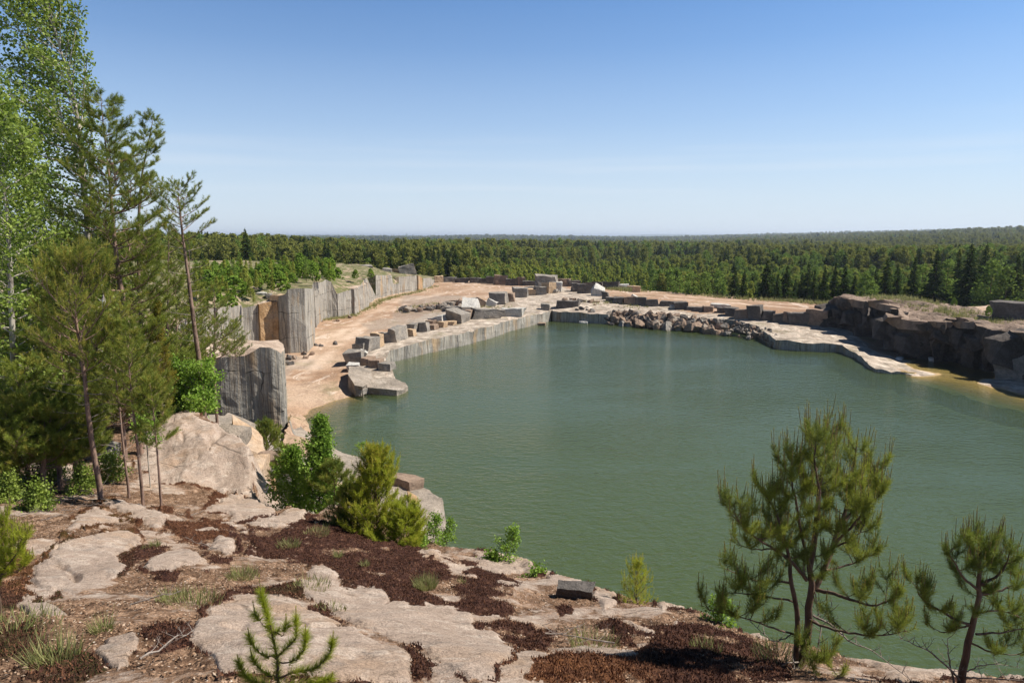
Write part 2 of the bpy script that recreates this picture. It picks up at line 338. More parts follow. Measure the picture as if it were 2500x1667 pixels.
c = b.mix(b.math('MULTIPLY', b.ramp(b.noise(ob, 0.22, 5, 0.7), [(0.56, 0.0), (0.66, 1.0)]), 0.55), c, (0.16, 0.14, 0.06))
trk = b.attr('track'); c = b.mix(b.math('MULTIPLY', trk, 0.7), c, (0.60, 0.46, 0.35))
sp = b.n('ShaderNodeSeparateXYZ'); b.l(b.n('ShaderNodeTexCoord').outputs['Object'], sp.inputs[0])
iron = b.ramp(b.math('MULTIPLY', sp.outputs['X'], 0.02), [(0.45, 0.0), (0.7, 1.0)])
wet = b.ramp(b.math('ADD', b.math('MULTIPLY', sp.outputs['Z'], 1.0), 0.5), [(0.05, (0.10, 0.11, 0.05)), (0.3, (0.26, 0.19, 0.08)), (0.42, (0.40, 0.26, 0.09)), (0.5, (0.46, 0.31, 0.14))])
wet = b.mix(iron, b.mix(0.5, wet, (0.16, 0.10, 0.075)), wet)
c = b.mix(b.ramp(b.math('ADD', sp.outputs['Z'], 0.5), [(0.5, 1.0), (0.53, 0.0)]), c, wet)
n = b.bump(n2, 0.6, 0.35); n = b.bump(n3, 0.6, 0.06, n)
M['floor'] = b.done(c, 0.93, n)
tracks = [[G(*p)[:2] for p in t] for t in (
    [(700, 920, .6), (780, 850, .8), (850, 800, 1.1), (930, 755, 1.4), (975, 735, 1.6), (1060, 718, 2), (1180, 706, 2.2)],
    [(740, 920, .6), (820, 850, .8), (880, 805, 1.1), (955, 762, 1.4), (1010, 735, 1.6), (1100, 715, 2), (1200, 700, 2.2)],
    [(1480, 712, 2.5), (1700, 728, 2.5), (1900, 745, 2.4), (2050, 752, 2.4)], [(1480, 718, 2.5), (1700, 735, 2.5), (1900, 752, 2.4), (2050, 760, 2.4)])]
def a_track(V):
    d = np.min([edge_dist(t, V[:, 0], V[:, 1], False) for t in tracks], 0)
    return np.clip(1.3 - d / 0.9, 0, 1) * np.clip(0.6 + fbm(xyz(V[:, 0] * .5, V[:, 1] * .5), 3, 8), 0, 1)
bare_poly = [(860, 920), (940, 960), (1010, 870), (1350, 800), (1500, 800), (1900, 860), (2100, 890), (2250, 930), (2600, 960), (2600, 880), (2150, 870), (2060, 790), (1900, 782), (1700, 760), (1500, 730), (1350, 690), (1290, 700), (1130, 750), (1010, 780), (900, 830), (850, 860)]
def a_bare(V):
    p = project(V) + 6 * np.stack([fbm(V * .3, 3, 21), fbm(V * .3, 3, 22)], 1); s = inside(bare_poly, p[:, 0], p[:, 1])
    return np.where(s, 1.0, 0.0) * (V[:, 2] > -.03)
def a_grav(V):
    p = project(V); r = np.zeros(len(V))
    for poly in ([(985, 720), (1120, 722), (1150, 760), (1040, 780), (900, 810), (880, 790), (960, 775)], [(680, 860), (770, 880), (790, 905), (720, 900), (690, 930)], [(1590, 790), (1490, 792), (1380, 772), (1400, 755), (1700, 790)]):
        r += inside(poly, p[:, 0] + 5 * fbm(V * .4, 2, 4), p[:, 1] + 4 * fbm(V * .4, 2, 5)) * 0.6
    return np.clip(r, 0, 1)
quarry_floor = slab('quarry_floor', floor_out, floor_ctrl, -2.0, 0.0055, 0.009, 0.09, 0.25, 0.10, 0.6, M['floor'], M['wall_ledge'], 0.16,
    attrs={'track': a_track, 'bare': a_bare, 'gravelly': a_grav}, edge_keep=3, smooth=False)
tag(quarry_floor, kind='structure')
floor_h = RBF([tuple(p) for p in np.array(floor_out)] + [tuple(p) for p in floor_ctrl])
def fz(px, py, z=1.5):
    for _ in range(8):
        p = G(px, py, z); z = float(floor_h(p[0], p[1])[0])
    return G(px, py, z)

# left quarry wall with the plateau behind it: footprint from the foot of the wall (px, py at floor z), top height
def foot(px, py, zf, zt): p = G(px, py, zf); return np.array([p[0], p[1], zt])
def top_at(px, py, y): return At(px, py, y)
def col(px, pyb, zf, pyt):                        # foot seen at pyb on level zf, top edge seen at pyt
    p = G(px, pyb, zf); t = At(px, pyt, p[1]); return np.array([p[0], p[1], t[2]])
wl = [col(500, 905, .5, 755), col(545, 892, .5, 752), col(575, 884, .6, 746), col(598, 876, .6, 744), col(600, 872, .6, 752), col(636, 866, .7, 745), col(662, 861, .7, 733), col(684, 860, .8, 732),
      col(686, 861, .8, 722), col(705, 862, .8, 718), col(711, 862, .8, 706), col(750, 857, .9, 704), col(768, 843, 1.0, 705),
      col(769, 800, 1.0, 690), col(790, 781, 1.1, 688), col(800, 779, 1.1, 681), col(812, 778, 1.1, 687), col(824, 776, 1.2, 716), col(826, 776, 1.2, 717), col(860, 768, 1.3, 706), col(880, 760, 1.3, 700), col(890, 755, 1.3, 684),
      col(897, 748, 1.4, 678), col(918, 732, 1.5, 722), col(919, 731, 1.5, 672), col(957, 723, 1.6, 672), col(962, 722, 1.6, 694), col(974, 720, 1.7, 692), col(976, 719, 1.7, 676), col(1018, 711, 1.9, 672), col(1024, 709, 1.9, 676), col(1032, 707, 2.0, 704), col(1034, 706, 2.0, 679), col(1052, 701, 2.1, 679), col(1058, 696, 2.1, 684)]
plat_out = wl + [np.array(p, float) for p in [(-21, 192, 3.2), (-34, 182, 4.6), (-48, 176, 6.2), (-80, 182, 7.2), (-190, 195, 7.5), (-190, 40, 8), (-60, 30, 8.3), (-27, 30, 8.2), (-22, 40, 7.6)]]
plat_ctrl = [(-40, 60, 8.6), (-60, 80, 8.9), (-50, 110, 8.9), (-60, 150, 8.5), (-40, 170, 7.3), (-90, 150, 8.6), (-36, 100, 8.3), (-31, 76, 8.1), (-42, 140, 7.8), (-30, 165, 6.0), (-100, 100, 8.8)]
M['plateau'] = m_rock('plateau_ground', (0.24, 0.17, 0.11), (0.36, 0.27, 0.19), (0.40, 0.31, 0.22), 0.9, (0.42, (0.10, 0.115, 0.035)))
tag(slab('quarry_wall', plat_out, plat_ctrl, -0.5, 0.007, 0.014, 0.35, 0.2, 0.07, 0.6, M['plateau'], M['wall'], 0.05, edge_keep=6, blocky=1.0), kind='structure')
# tan and orange panels of the wall: slightly proud leaves of rock
def leafwall(name, a, bb, mat, off=0.25, thick=1.2, zb=-0.4):
    a = np.array(a); bb = np.array(bb); d = (bb - a)[:2]; d /= np.hypot(*d); nn = np.array([d[1], -d[0]])
    if nn @ a[:2] > 0: nn = -nn
    pts = [np.append(a[:2] + nn * off, a[2]), np.append(bb[:2] + nn * off, bb[2]), np.append(bb[:2] - nn * thick, bb[2] + .1), np.append(a[:2] - nn * thick, a[2] + .1)]
    return tag(slab(name, pts, (), zb, 0.006, 0.01, 0.08, 0.5, 0.09, 0.9, M['granite_top'], mat, 0.06, blocky=1.0), kind='structure')
leafwall('quarry_wall_panel', col(636, 866, .7, 743), col(667, 862, .7, 735), M['wall_orange'], 0.35)
leafwall('quarry_wall_panel', col(669, 862, .7, 738), col(683, 862, .7, 736), M['wall_orange'], 0.15)
leafwall('quarry_wall_panel', col(862, 768, 1.3, 705), col(896, 750, 1.4, 690), M['wall_tan'], 0.3)
leafwall('quarry_wall_panel', col(1019, 711, 1.9, 673), col(1029, 709, 1.9, 678), M['wall_orange'], 0.3)
leafwall('quarry_wall_panel', col(766, 800, 1.0, 690), col(769, 782, 1.0, 690), M['wall_tan'], 0.3)

# near column cliff
cc = [foot(540, 1105, 0, 6.2), foot(551, 1105, 0, 6.3), foot(580, 1103, 0, 6.35), foot(611, 1101, 0, 6.4), foot(612, 1099, 0, 6.4), foot(648, 1097, 0, 6.9), foot(672, 1096, 0, 6.85), foot(688, 1094, 0, 6.6), foot(698, 1091, 0, 6.35),
      foot(705, 1050, 0, 6.1), foot(703, 1035, 0, 6.1), foot(690, 1022, 0, 6.2), foot(650, 1030, 0, 6.3), foot(590, 1035, 0, 6.5), foot(520, 1040, 0, 6.7), foot(440, 1045, 0, 7.4), foot(430, 1080, 0, 7.6), foot(470, 1110, 0, 6.9)]
tag(slab('quarry_cliff', cc, [(-17.5, 45.5, 6.5)], -1, 0.006, 0.008, 0.10, 0.5, 0.10, 0.7, M['granite_top'], m_wall('quarried_cliff_face', 0.75, 0.85), 0.06), kind='structure')
cs = [G(698, 1105, 2.2), G(712, 1010, 1.0), G(730, 1008, .1), G(741, 1018, .1), G(766, 1066, 0.4), G(800, 1098, 0.6), G(800, 1180, 2.0), G(700, 1180, 3.0)]
tag(slab('rock_buttress', [cs[0] + [0, 0, 1.0]] + cs[1:], [G(715, 1060, 2.2)], -1.2, 0.005, 0.006, 0.2, 0.8, 0.2, 0.8, M['earth'], M['wall_tan'], 0.12), kind='structure')
# low shelf and talus below the near bluff
sh = [G(690, 1060, 1.5), G(739, 1030, .2), G(767, 1072, .7), G(819, 1098, 1.2), G(880, 1118, 1.4), G(937, 1136, 1.5), G(1010, 1181, 1.5), G(1080, 1214, 1.6), G(1083, 1226, 1.5), G(1074, 1260, 1.5), G(1062, 1295, 1.5), G(1050, 1330, 1.5), G(1050, 1420, 1.6), G(1000, 1600, 2.0),
      np.array([-6, 11, 4.5]), np.array([-12, 15, 4.8]), np.array([-17, 22, 6]), np.array([-17, 33, 5]), np.array([-17, 40, 3.5])]
sh_ctrl = [G(850, 1180, 2.2), G(760, 1120, 2.2), G(700, 1180, 3.6), G(780, 1240, 4.6), G(900, 1260, 3.6), G(960, 1200, 1.9), G(1030, 1230, 1.8), G(660, 1150, 3.9), G(640, 1200, 4.6), G(980, 1290, 2.4)]
tag(slab('rock_shelf', sh, sh_ctrl, -1.5, 0.005, 0.008, 0.22, 0.6, 0.18, 0.7, M['shelf'], M['shelf'], 0.12, edge_keep=2), kind='structure')

# right outcrop
oc = [col(2023, 797, 1.2, 740), col(2035, 806, 1.1, 726), col(2060, 813, 1.0, 731), col(2110, 824, .8, 738), col(2128, 830, .8, 752), col(2143, 836, .7, 738), col(2162, 843, .6, 742), col(2182, 855, .5, 756), col(2200, 866, .4, 784), col(2219, 872, .3, 796),
      col(2255, 879, .2, 792), col(2305, 888, .1, 795), col(2312, 884, .1, 783), col(2362, 890, .1, 783), col(2374, 897, .1, 796), col(2403, 903, .1, 805), col(2446, 915, .2, 808), col(2500, 930, .3, 815), col(2600, 960, .3, 830), col(2700, 985, .3, 850)]
oc = [p + np.array([.3, 1.0, 0]) for p in oc]
oc_out = oc + [np.array(p, float) for p in [(75, 62, 4.0), (92, 85, 4.3)]] + [G(2449, 770, 4.6), G(2383, 752, 4.8), G(2280, 738, 5.2), G(2200, 729, 5.5), G(2143, 726, 5.6), G(2060, 722, 5.8), G(2040, 724, 5.5)]
oc_ctrl = [G(2230, 760, 4.6), G(2300, 765, 4.5), G(2250, 785, 4.0), G(2380, 775, 4.2), G(2450, 795, 4.0), G(2180, 740, 5.2)]
tag(slab('rock_outcrop', oc_out, oc_ctrl, -1.0, 0.003, 0.006, 0.34, 0.6, 0.55, 0.45, M['outcrop'], m_rock('outcrop_face_shaded', (0.055, 0.042, 0.034), (0.105, 0.09, 0.078), (0.18, 0.13, 0.095), 1.6, (0.58, (0.035, 0.03, 0.028)), .7, 2.2), 0.35, edge_keep=2.5, blocky=1.3), kind='structure')  # face colour made darker than the top to hold its shade

OC = oc
# ------------------------------------------------------------------ lake
lake_out = [(-20, 30), (-8, 12), (0, 3), (8, -2), (60, -2), (130, 30), (126, 78), (60, 76), (53, 96), (30, 100)] + [tuple((p * np.array([1.03, 1.03, 1]))[:2]) for p in PXZ([(1870, 830, 0), (1800, 800, 0), (1600, 785, 0), (1486, 784, 0), (1349, 775, 0), (1248, 800, 0), (1155, 830, 0), (1071, 848, 0), (998, 868, 0), (940, 880, 0), (860, 925, 0), (700, 960, 0), (640, 1000, 0)])]
lo_ = np.array([(x, y) for x, y in lake_out], float); gx, gy = polar_pts(lo_, 0.012, 0.014)
vs = [Vector(p) for p in lo_] + [Vector(p) for p in zip(gx, gy)]; co, _, fc, *_r = delaunay_2d_cdt(vs, [(i, (i + 1) % len(lo_)) for i in range(len(lo_))], [], 1, 1e-5)
LVt = np.array([(c.x, c.y, 0) for c in co]); Tl = np.array([f_ for f_ in fc if len(f_) == 3]); cr = np.cross(LVt[Tl][:, 1] - LVt[Tl][:, 0], LVt[Tl][:, 2] - LVt[Tl][:, 0])[:, 2]; Tl[cr < 0] = Tl[cr < 0][:, ::-1]
dep = np.where(inside(np.array(floor_out), LVt[:, 0], LVt[:, 1]), -floor_h(LVt[:, 0], LVt[:, 1]), 1.5)      # depth of the water: clear where shallow, murky where deep
me = mesh_np('lake_water', LVt, [Tl], [], attrs={'murk': np.clip(dep / .9, 0.0, 1)})
b = NB('lake_water'); w1 = b.noise(b.coord('Object', (1, 1.6, 1)), 1.5, 3, 0.55, 0.3); w2 = b.noise(b.coord('Object', (1, 1.5, 1)), 5.0, 3, 0.6, 0.2); w3 = b.noise(b.coord('Object'), 0.12, 3, 0.5)
w3 = b.noise(b.coord('Object', (.35, 1, 1)), 0.10, 4, 0.6, 0.6); amp = b.ramp(w3, [(0.38, 0.55), (0.62, 1.0)])
h = b.math('MULTIPLY', b.math('ADD', w1, b.math('MULTIPLY', w2, 0.35)), amp)
nrm = b.bump(h, 0.55, 0.22)
fr = b.n('ShaderNodeFresnel'); fr.inputs['IOR'].default_value = 1.33; b.l(nrm, fr.inputs['Normal'])
gl = b.n('ShaderNodeBsdfGlossy'); gl.inputs['Roughness'].default_value = 0.06; b.l(nrm, gl.inputs['Normal'])
tr = b.n('ShaderNodeBsdfTransparent'); tr.inputs['Color'].default_value = (0.88, 0.93, 0.86, 1)
df = b.n('ShaderNodeBsdfDiffuse'); df.inputs['Color'].default_value = (0.078, 0.108, 0.040, 1); b.l(nrm, df.inputs['Normal'])
m1 = b.n('ShaderNodeMixShader'); b.l(b.math('MULTIPLY', b.attr('murk'), 0.62), m1.inputs[0]); b.l(tr.outputs[0], m1.inputs[1]); b.l(df.outputs[0], m1.inputs[2])
m2 = b.n('ShaderNodeMixShader'); b.l(fr.outputs[0], m2.inputs[0]); b.l(m1.outputs[0], m2.inputs[1]); b.l(gl.outputs[0], m2.inputs[2]); b.l(m2.outputs[0], b.out.inputs['Surface'])
me.materials.append(b.m); tag(obj('lake_water', me), kind='structure')
me = bpy.data.meshes.new('lake_bed'); me.from_pydata([(x, y, -1.6) for x, y in lake_out], [], [tuple(range(len(lake_out)))]); me.update()
b = NB('lake_bed'); c = b.ramp(b.noise(b.coord('Object'), 0.06, 3), [(0.3, (0.07, 0.10, 0.035)), (0.7, (0.10, 0.13, 0.05))]); me.materials.append(b.done(c, 1.0)); tag(obj('lake_bed', me), kind='structure')

# ------------------------------------------------------------------ forest land to the horizon
def land_h(x, y):
    d = np.hypot(x, y); az = np.degrees(np.arctan2(x, y))
    z = -3.5 + 0 * d
    z = z + np.clip((d - 250) / 900, 0, 1) * (-9)                                   # shallow valley
    z = z + np.clip((d - 1400) / 3000, 0, 1) * 14 + np.clip((d - 4500) / 4000, 0, 1) * 10
    z = z + np.clip((-az - 0) / 22, 0, 1) * np.clip((d - 150) / 120, 0, 1) * (1 - np.clip((d - 500) / 700, 0, 1)) * 6.5   # rise behind the plateau
    z = z + np.clip((az - 14) / 22, 0, 1) * np.clip((d - 500) / 1100, 0, 1) * 35    # hill on the right
    z = z + np.clip((d - 400) / 1500, 0, 1) * 10 * fbm(xyz(x * .0011, y * .0009), 3, 41) + np.clip((d - 3500) / 4000, 0, 1) * 36 * fbm(xyz(x * .00026, y * .00022), 3, 43)
    z = z + np.clip((d - 8000) / 16000, 0, 1) * 20
    return z
R = 60 * 1.045 ** np.arange(140); R = R[R < 24000]; TH = np.radians(np.arange(-80, 80.1, 0.8)); A, B_ = np.meshgrid(R, TH, indexing='ij')
x, y = (A * np.sin(B_)).ravel(), (A * np.cos(B_)).ravel(); z = land_h(x, y)
z = np.where(A.ravel() < 125, -4, z)
nr, ncl = A.shape; i, j = np.meshgrid(np.arange(nr - 1), np.arange(ncl - 1), indexing='ij'); a = (i * ncl + j).ravel()
b = NB('forest_land'); n = b.noise(b.coord('Object'), 0.012, 8, 0.75); c = b.ramp(n, [(0.35, (0.03, 0.05, 0.014)), (0.65, (0.08, 0.11, 0.03))])
M['land'] = b.done(c, 1.0, b.bump(b.noise(b.coord('Object'), 0.15, 6, 0.8), 1.0, 6))
tag(obj('forest_land', mesh_np('forest_land', np.column_stack([x, y, z]), [np.stack([a, a + 1, a + ncl + 1, a + ncl], 1)], [M['land']], smooth=True)), kind='structure')
# ------------------------------------------------------------------ near bluff
fg_edge_px = [(2900, 1760, 3.9), (2700, 1700, 3.9), (2500, 1640, 3.8), (2380, 1655, 3.8), (2280, 1651, 3.8), (2160, 1630, 3.8), (2033, 1595, 3.85), (1880, 1563, 3.9), (1820, 1549, 3.95), (1714, 1495, 4.1), (1642, 1489, 4.25),
    (1560, 1468, 4.5), (1500, 1455, 4.6), (1447, 1438, 4.7), (1412, 1420, 4.8), (1347, 1400, 4.9), (1297, 1371, 5.1), (1240, 1362, 5.2), (1163, 1343, 5.4), (1075, 1329, 5.5), (1030, 1310, 5.5), (1000, 1290, 5.5), (940, 1262, 5.5), (880, 1248, 5.6),
    (830, 1232, 5.6), (795, 1236, 5.6), (761, 1256, 5.5), (735, 1247, 5.6), (707, 1238, 5.7), (675, 1246, 5.6), (640, 1234, 5.7), (616, 1212, 5.75), (609, 1150, 5.55), (606, 1092, 5.1), (585, 1072, 5.1), (536, 1042, 5.2), (473, 1022, 5.3)]
edge = [Dp(*p) for p in fg_edge_px]
tail = [np.array([-12.5, 23.5, 8.3]), np.array([-16.5, 27, 8.1]), np.array([-21, 33, 8.0]), np.array([-26, 42, 7.9]), np.array([-60, 46, 7.9]), np.array([-60, -10, 10]), np.array([12, -10, 11])]
fg_poly = [p for p in edge] + tail
fgc = list(fg_edge_px[1::2]) + [(0, 1667, 2.3), (300, 1667, 2.2), (600, 1667, 2.15), (1250, 1667, 2.3), (1700, 1660, 2.7), (2000, 1667, 3.0), (2500, 1700, 3.4), (0, 1450, 3.0), (300, 1450, 3.2), (600, 1450, 3.35), (900, 1450, 3.6), (1200, 1480, 3.8), (1500, 1560, 3.6),
    (250, 1290, 4.3), (500, 1300, 4.5), (800, 1330, 4.75), (1050, 1380, 4.6), (700, 1215 + 50, 5.35), (120, 1210, 4.9), (300, 1190, 5.2), (450, 1200, 5.4), (560, 1200, 5.6), (350, 1110, 5.35), (450, 1100, 5.2), (530, 1110, 5.2), (420, 1050, 5.05), (442, 1006, 5.0), (300, 1060, 5.3), (150, 1080, 5.3), (0, 1100, 5.1), (560, 1160, 5.55), (470, 1150, 5.35)]
fg_ctrl = [Dp(*p) for p in fgc] + tail + [np.array(p, float) for p in [(-14, 27, 8.5), (-22, 25, 8.7), (-30, 35, 8.5), (-40, 20, 9), (0, 1.2, 12.2), (-3, 1, 12.3), (3, 1, 12.0), (0, -6, 12.6), (6, 3.0, 10.9)]]
fg_rbf = RBF([tuple(p) for p in fg_ctrl])
fg_edge_xy = [p[:2] for p in edge] + [t[:2] for t in tail[:5]]

S = lambda ox, oy, pts, k=0.38265: [(ox + k * a, oy + k * c) for a, c in pts]
L = lambda pts: S(0, 1200, pts)                   # measured on the left part of the photograph
Q = lambda pts: S(800, 1250, pts)                 # and on the middle part
rock_px = [L([(390, 290), (480, 190), (540, 130), (640, 125), (740, 170), (750, 200), (600, 240), (450, 290)]), L([(640, 90), (700, 60), (900, 90), (1080, 150), (1120, 185), (1030, 240), (930, 215), (820, 170)]),
    L([(160, 580), (250, 480), (330, 410), (470, 330), (620, 300), (760, 275), (880, 285), (905, 305), (860, 370), (770, 420), (790, 480), (830, 540), (740, 600), (560, 600), (430, 570), (350, 690), (260, 640)]),
    L([(100, 740), (170, 670), (240, 680), (240, 740), (330, 750), (420, 850), (330, 880), (230, 850), (220, 900), (140, 800)]), L([(890, 530), (960, 470), (1080, 400), (1170, 370), (1220, 385), (1250, 430), (1340, 480), (1330, 500), (1180, 520), (1100, 580), (970, 570)]),
    L([(600, 1050), (700, 970), (880, 930), (890, 1000), (840, 1090), (820, 1160), (760, 1190), (690, 1150)]), L([(1250, 870), (1300, 810), (1400, 760), (1520, 715), (1700, 720), (1900, 750), (2100, 800), (2300, 880), (2240, 1230), (1400, 1230), (1320, 1060), (1230, 1000), (1240, 950)]),
    Q([(0, 680), (150, 740), (300, 820), (480, 880), (560, 930), (500, 1000), (510, 1110), (0, 1110), (-120, 1000), (-120, 700)]), L([(1280, 340), (1390, 300), (1530, 350), (1480, 370), (1450, 420), (1400, 400), (1350, 370)]), L([(1550, 400), (1600, 375), (1690, 395), (1640, 420)]),
    L([(1270, 140), (1310, 110), (1400, 60), (1350, 20), (1500, 0), (1650, 50), (1780, 110), (1780, 130), (1700, 180), (1540, 185), (1600, 220), (1500, 190)]), L([(1540, 200), (1700, 190), (1830, 100), (1900, 95), (1985, 140), (1900, 200), (1860, 240), (1790, 255), (1620, 230)]),
    L([(1250, 190), (1400, 195), (1500, 225), (1610, 270), (1560, 275), (1400, 230)]), Q([(-170, 440), (-80, 410), (0, 410), (60, 450), (120, 480), (370, 475), (380, 570), (480, 555), (600, 575), (760, 570), (930, 600), (910, 650), (940, 720), (1060, 720), (1120, 760), (1200, 820), (1230, 850), (1180, 950), (1060, 990), (1100, 1110), (900, 1110), (760, 1000), (650, 900), (500, 840), (300, 770), (100, 680), (0, 640), (-150, 560)]),
    Q([(600, 230), (700, 270), (810, 370), (900, 400), (1030, 460), (1160, 500), (1200, 520), (1150, 560), (1000, 450), (850, 380), (700, 330), (610, 290)]), Q([(880, 290), (950, 240), (1300, 300), (1430, 380), (1400, 410), (1250, 360), (1100, 400), (1000, 340)]),
    Q([(1690, 490), (1800, 510), (1860, 600), (1790, 680), (1950, 740), (2110, 830), (2100, 850), (1960, 800), (1700, 620)]), Q([(2110, 590), (2200, 610), (2352, 620), (2352, 650), (2200, 650), (2150, 700), (2110, 740), (2250, 750), (2240, 770), (2130, 760)]),
    [(370, 1010), (442, 1000), (540, 1040), (615, 1085), (620, 1215), (560, 1190), (470, 1170), (400, 1170), (330, 1140), (340, 1060)], [(1800, 1545), (1870, 1550), (1900, 1566), (1850, 1572)], [(2030, 1600), (2160, 1625), (2290, 1645), (2500, 1630), (2500, 1667), (2200, 1667)]]
moss_px = [Q([(0, 80), (130, 110), (300, 120), (480, 190), (600, 230), (610, 300), (740, 360), (820, 380), (780, 420), (1000, 470), (1080, 520), (1160, 620), (1250, 680), (1460, 740), (1460, 790), (1280, 860), (1130, 760), (1040, 720), (930, 720), (920, 650), (940, 610), (760, 580), (600, 580), (480, 560), (380, 580), (370, 480), (120, 490), (30, 400), (-120, 300), (-340, 230), (-200, 60)]),
    Q([(770, 290), (860, 300), (1000, 340), (1130, 410), (1240, 480), (1230, 500), (1050, 460), (920, 390), (830, 340)]), Q([(1680, 740), (1760, 710), (1880, 730), (1970, 820), (1950, 900), (1830, 900), (1700, 800)]), Q([(2030, 740), (2352, 770), (2600, 800), (2900, 900), (3000, 1090), (1500, 1090), (1250, 1090), (1300, 950), (1500, 880), (1700, 900), (1950, 920), (2160, 840)]),
    Q([(200, 730), (500, 850), (600, 900), (740, 990), (640, 1000), (640, 1090), (510, 1080), (510, 1000), (560, 940), (400, 830)]), Q([(1420, 640), (1500, 620), (1580, 670), (1500, 710)]), L([(780, 400), (900, 350), (1100, 330), (1000, 450), (850, 500), (800, 540), (780, 470)]), L([(1260, 420), (1400, 420), (1520, 480), (1480, 530), (1340, 480)]),
    L([(1840, 590), (1960, 570), (2050, 640), (1900, 720), (1700, 700), (1480, 690), (1500, 650), (1700, 650)]), L([(900, 930), (1000, 870), (1200, 860), (1250, 890), (1200, 980), (1000, 1000)]), L([(1360, 960), (1470, 930), (1530, 1000), (1450, 1050)]),
    L([(0, 450), (180, 400), (200, 480), (250, 560), (150, 600), (240, 680), (100, 740), (140, 800), (230, 900), (300, 1000), (600, 1050), (690, 1170), (760, 1240), (-60, 1240), (-60, 450)]), L([(1060, 200), (1200, 120), (1250, 190), (1400, 230), (1600, 290), (1750, 290), (1900, 200), (1990, 150), (2352, 260), (2352, 600), (2240, 600), (2100, 520), (1880, 480), (1720, 430), (1600, 330), (1300, 300), (1100, 280)]),
    L([(1250, 900), (900, 900), (950, 1080), (1100, 1060), (1250, 1020)])]
nR, nT = 560, 1150
Rr = 1.6 * (60 / 1.6) ** (np.arange(nR) / (nR - 1)); Tt = np.radians(np.linspace(-52, 48, nT)); A, B_ = np.meshgrid(Rr, Tt, indexing='ij')
x = (A * np.sin(B_)).ravel(); y = (A * np.cos(B_)).ravel()
wob = np.stack([fbm(xyz(x * 1.3, y * 1.3), 3, 61), fbm(xyz(x * 1.3, y * 1.3), 3, 62)], 1) * 0.06
ins = inside([p[:2] for p in fg_poly], x + wob[:, 0], y + wob[:, 1]); de = edge_dist(fg_edge_xy, x + wob[:, 0], y + wob[:, 1], False)
def fg_base(x, y): return fg_rbf(x, y)
zb = fg_base(x, y); pp = project(np.column_stack([x, y, zb]))
wpx = np.stack([fbm(xyz(x * 2.2, y * 2.2), 5, 71, .6), fbm(xyz(x * 2.2, y * 2.2), 5, 72, .6)], 1) * 11
ppw = pp + wpx
ru = np.zeros(len(x)); mo = np.zeros(len(x)); dout = np.full(len(x), 1e3)
for P_ in rock_px:
    s = inside(P_, ppw[:, 0], ppw[:, 1]); d = edge_dist(P_, ppw[:, 0], ppw[:, 1]); ru = np.maximum(ru, np.where(s, np.clip(d / 9, 0, 1), 0)); dout = np.minimum(dout, np.where(s, 1e3, d))
for P_ in moss_px:
    s = inside(P_, ppw[:, 0], ppw[:, 1]); d = edge_dist(P_, ppw[:, 0], ppw[:, 1]); mo = np.maximum(mo, np.where(s, np.clip(0.15 + d / 16, 0, 1), 0))
seam = np.clip(1.4 - dout / 7, 0, .8) * (ru < .05) * (fbm(xyz(x * 1.7, y * 1.7), 3, 55) > -.1)      # moss filling the seams beside the bare rock
mo = np.maximum(mo, seam)
mo = mo * (ru < 0.35) * np.clip(0.95 + 1.3 * fbm(xyz(x * 2.6, y * 2.6), 4, 73), 0, 1)
thin = np.clip(.07 + 0.5 * fbm(xyz(x * 1.5, y * 1.5), 4, 88), 0, .5) * (mo < .15); ru = np.maximum(ru, thin)
tuft = fbm(xyz(x * 6, y * 6), 4, 5, 0.6)
rockn = 0.085 * fbm(xyz(x * .8, y * .8), 5, 6, .45) + 0.010 * fbm(xyz(x * 7, y * 7), 4, 7)
z = zb + rockn * np.clip(de / 0.5, 0.3, 1) + 0.05 * np.clip(ru, 0, 1) ** 0.7 * np.clip(A.ravel() / 7, 0.5, 1.5) + mo ** 0.7 * (0.045 + 0.03 * tuft) * np.clip(A.ravel() / 7, .5, 1.5) + (ru < .05) * (mo < .1) * 0.018 * fbm(xyz(x * 14, y * 14), 3, 8)
z = z - 0.10 * np.clip(ridge(xyz(x * .55 + .3 * y, y * .35), 2, 9) - 1.28, 0, .3) / .3 * (ru > .2)      # joints across the bare rock
knob = inside([(330, 1010), (442, 985), (540, 1030), (625, 1080), (625, 1225), (560, 1200), (470, 1180), (400, 1180), (330, 1150)], pp[:, 0], pp[:, 1]) * np.clip(de / .6, .2, 1)
cut = np.clip(ridge(np.column_stack([x * .5 + .2 * y, y * .32, x * 0]), 3, 19) - 1.02, 0, .35) / .35
z = z - knob * (.42 * cut + .10 * np.abs(fbm(xyz(x * 1.4, y * 1.4), 4, 23)))      # fissures of the broken rock beside the cliff
out = np.where(ins, 0, de)
blocky = 1 + 0.5 * fbm(xyz(x * 1.1, y * 1.1, 3.0), 3, 12)
fall = np.where(out > 0, out * 2.4 * blocky + 0.15 * np.abs(fbm(xyz(x * 3, y * 3), 3, 13)), 0)
z = np.maximum(z - fall, -2.6)
i, j = np.meshgrid(np.arange(nR - 1), np.arange(nT - 1), indexing='ij'); a = (i * nT + j).ravel(); Qd = np.stack([a, a + 1, a + nT + 1, a + nT], 1)
keep = (z[Qd].min(1) > -2.5); Qd = Qd[keep]
litter = (ru < 0.1).astype(float)
b = NB('bluff_ground'); ob = b.coord('Object'); ro, ms = b.attr('rock'), b.attr('moss')
r1 = b.noise(ob, 0.9, 5, 0.62, 0.5); r2 = b.noise(ob, 9, 6, 0.72); r3 = b.noise(ob, 60, 4, 0.75); r4 = b.noise(ob, 3.5, 5, 0.65, 0.4)
rock = b.ramp(r1, [(0.32, (0.33, 0.25, 0.195)), (0.5, (0.385, 0.30, 0.24)), (0.66, (0.36, 0.255, 0.18))])
rock = b.mix(b.ramp(r4, [(0.52, 0.0), (0.62, 0.6)]), rock, (0.52, 0.43, 0.355))
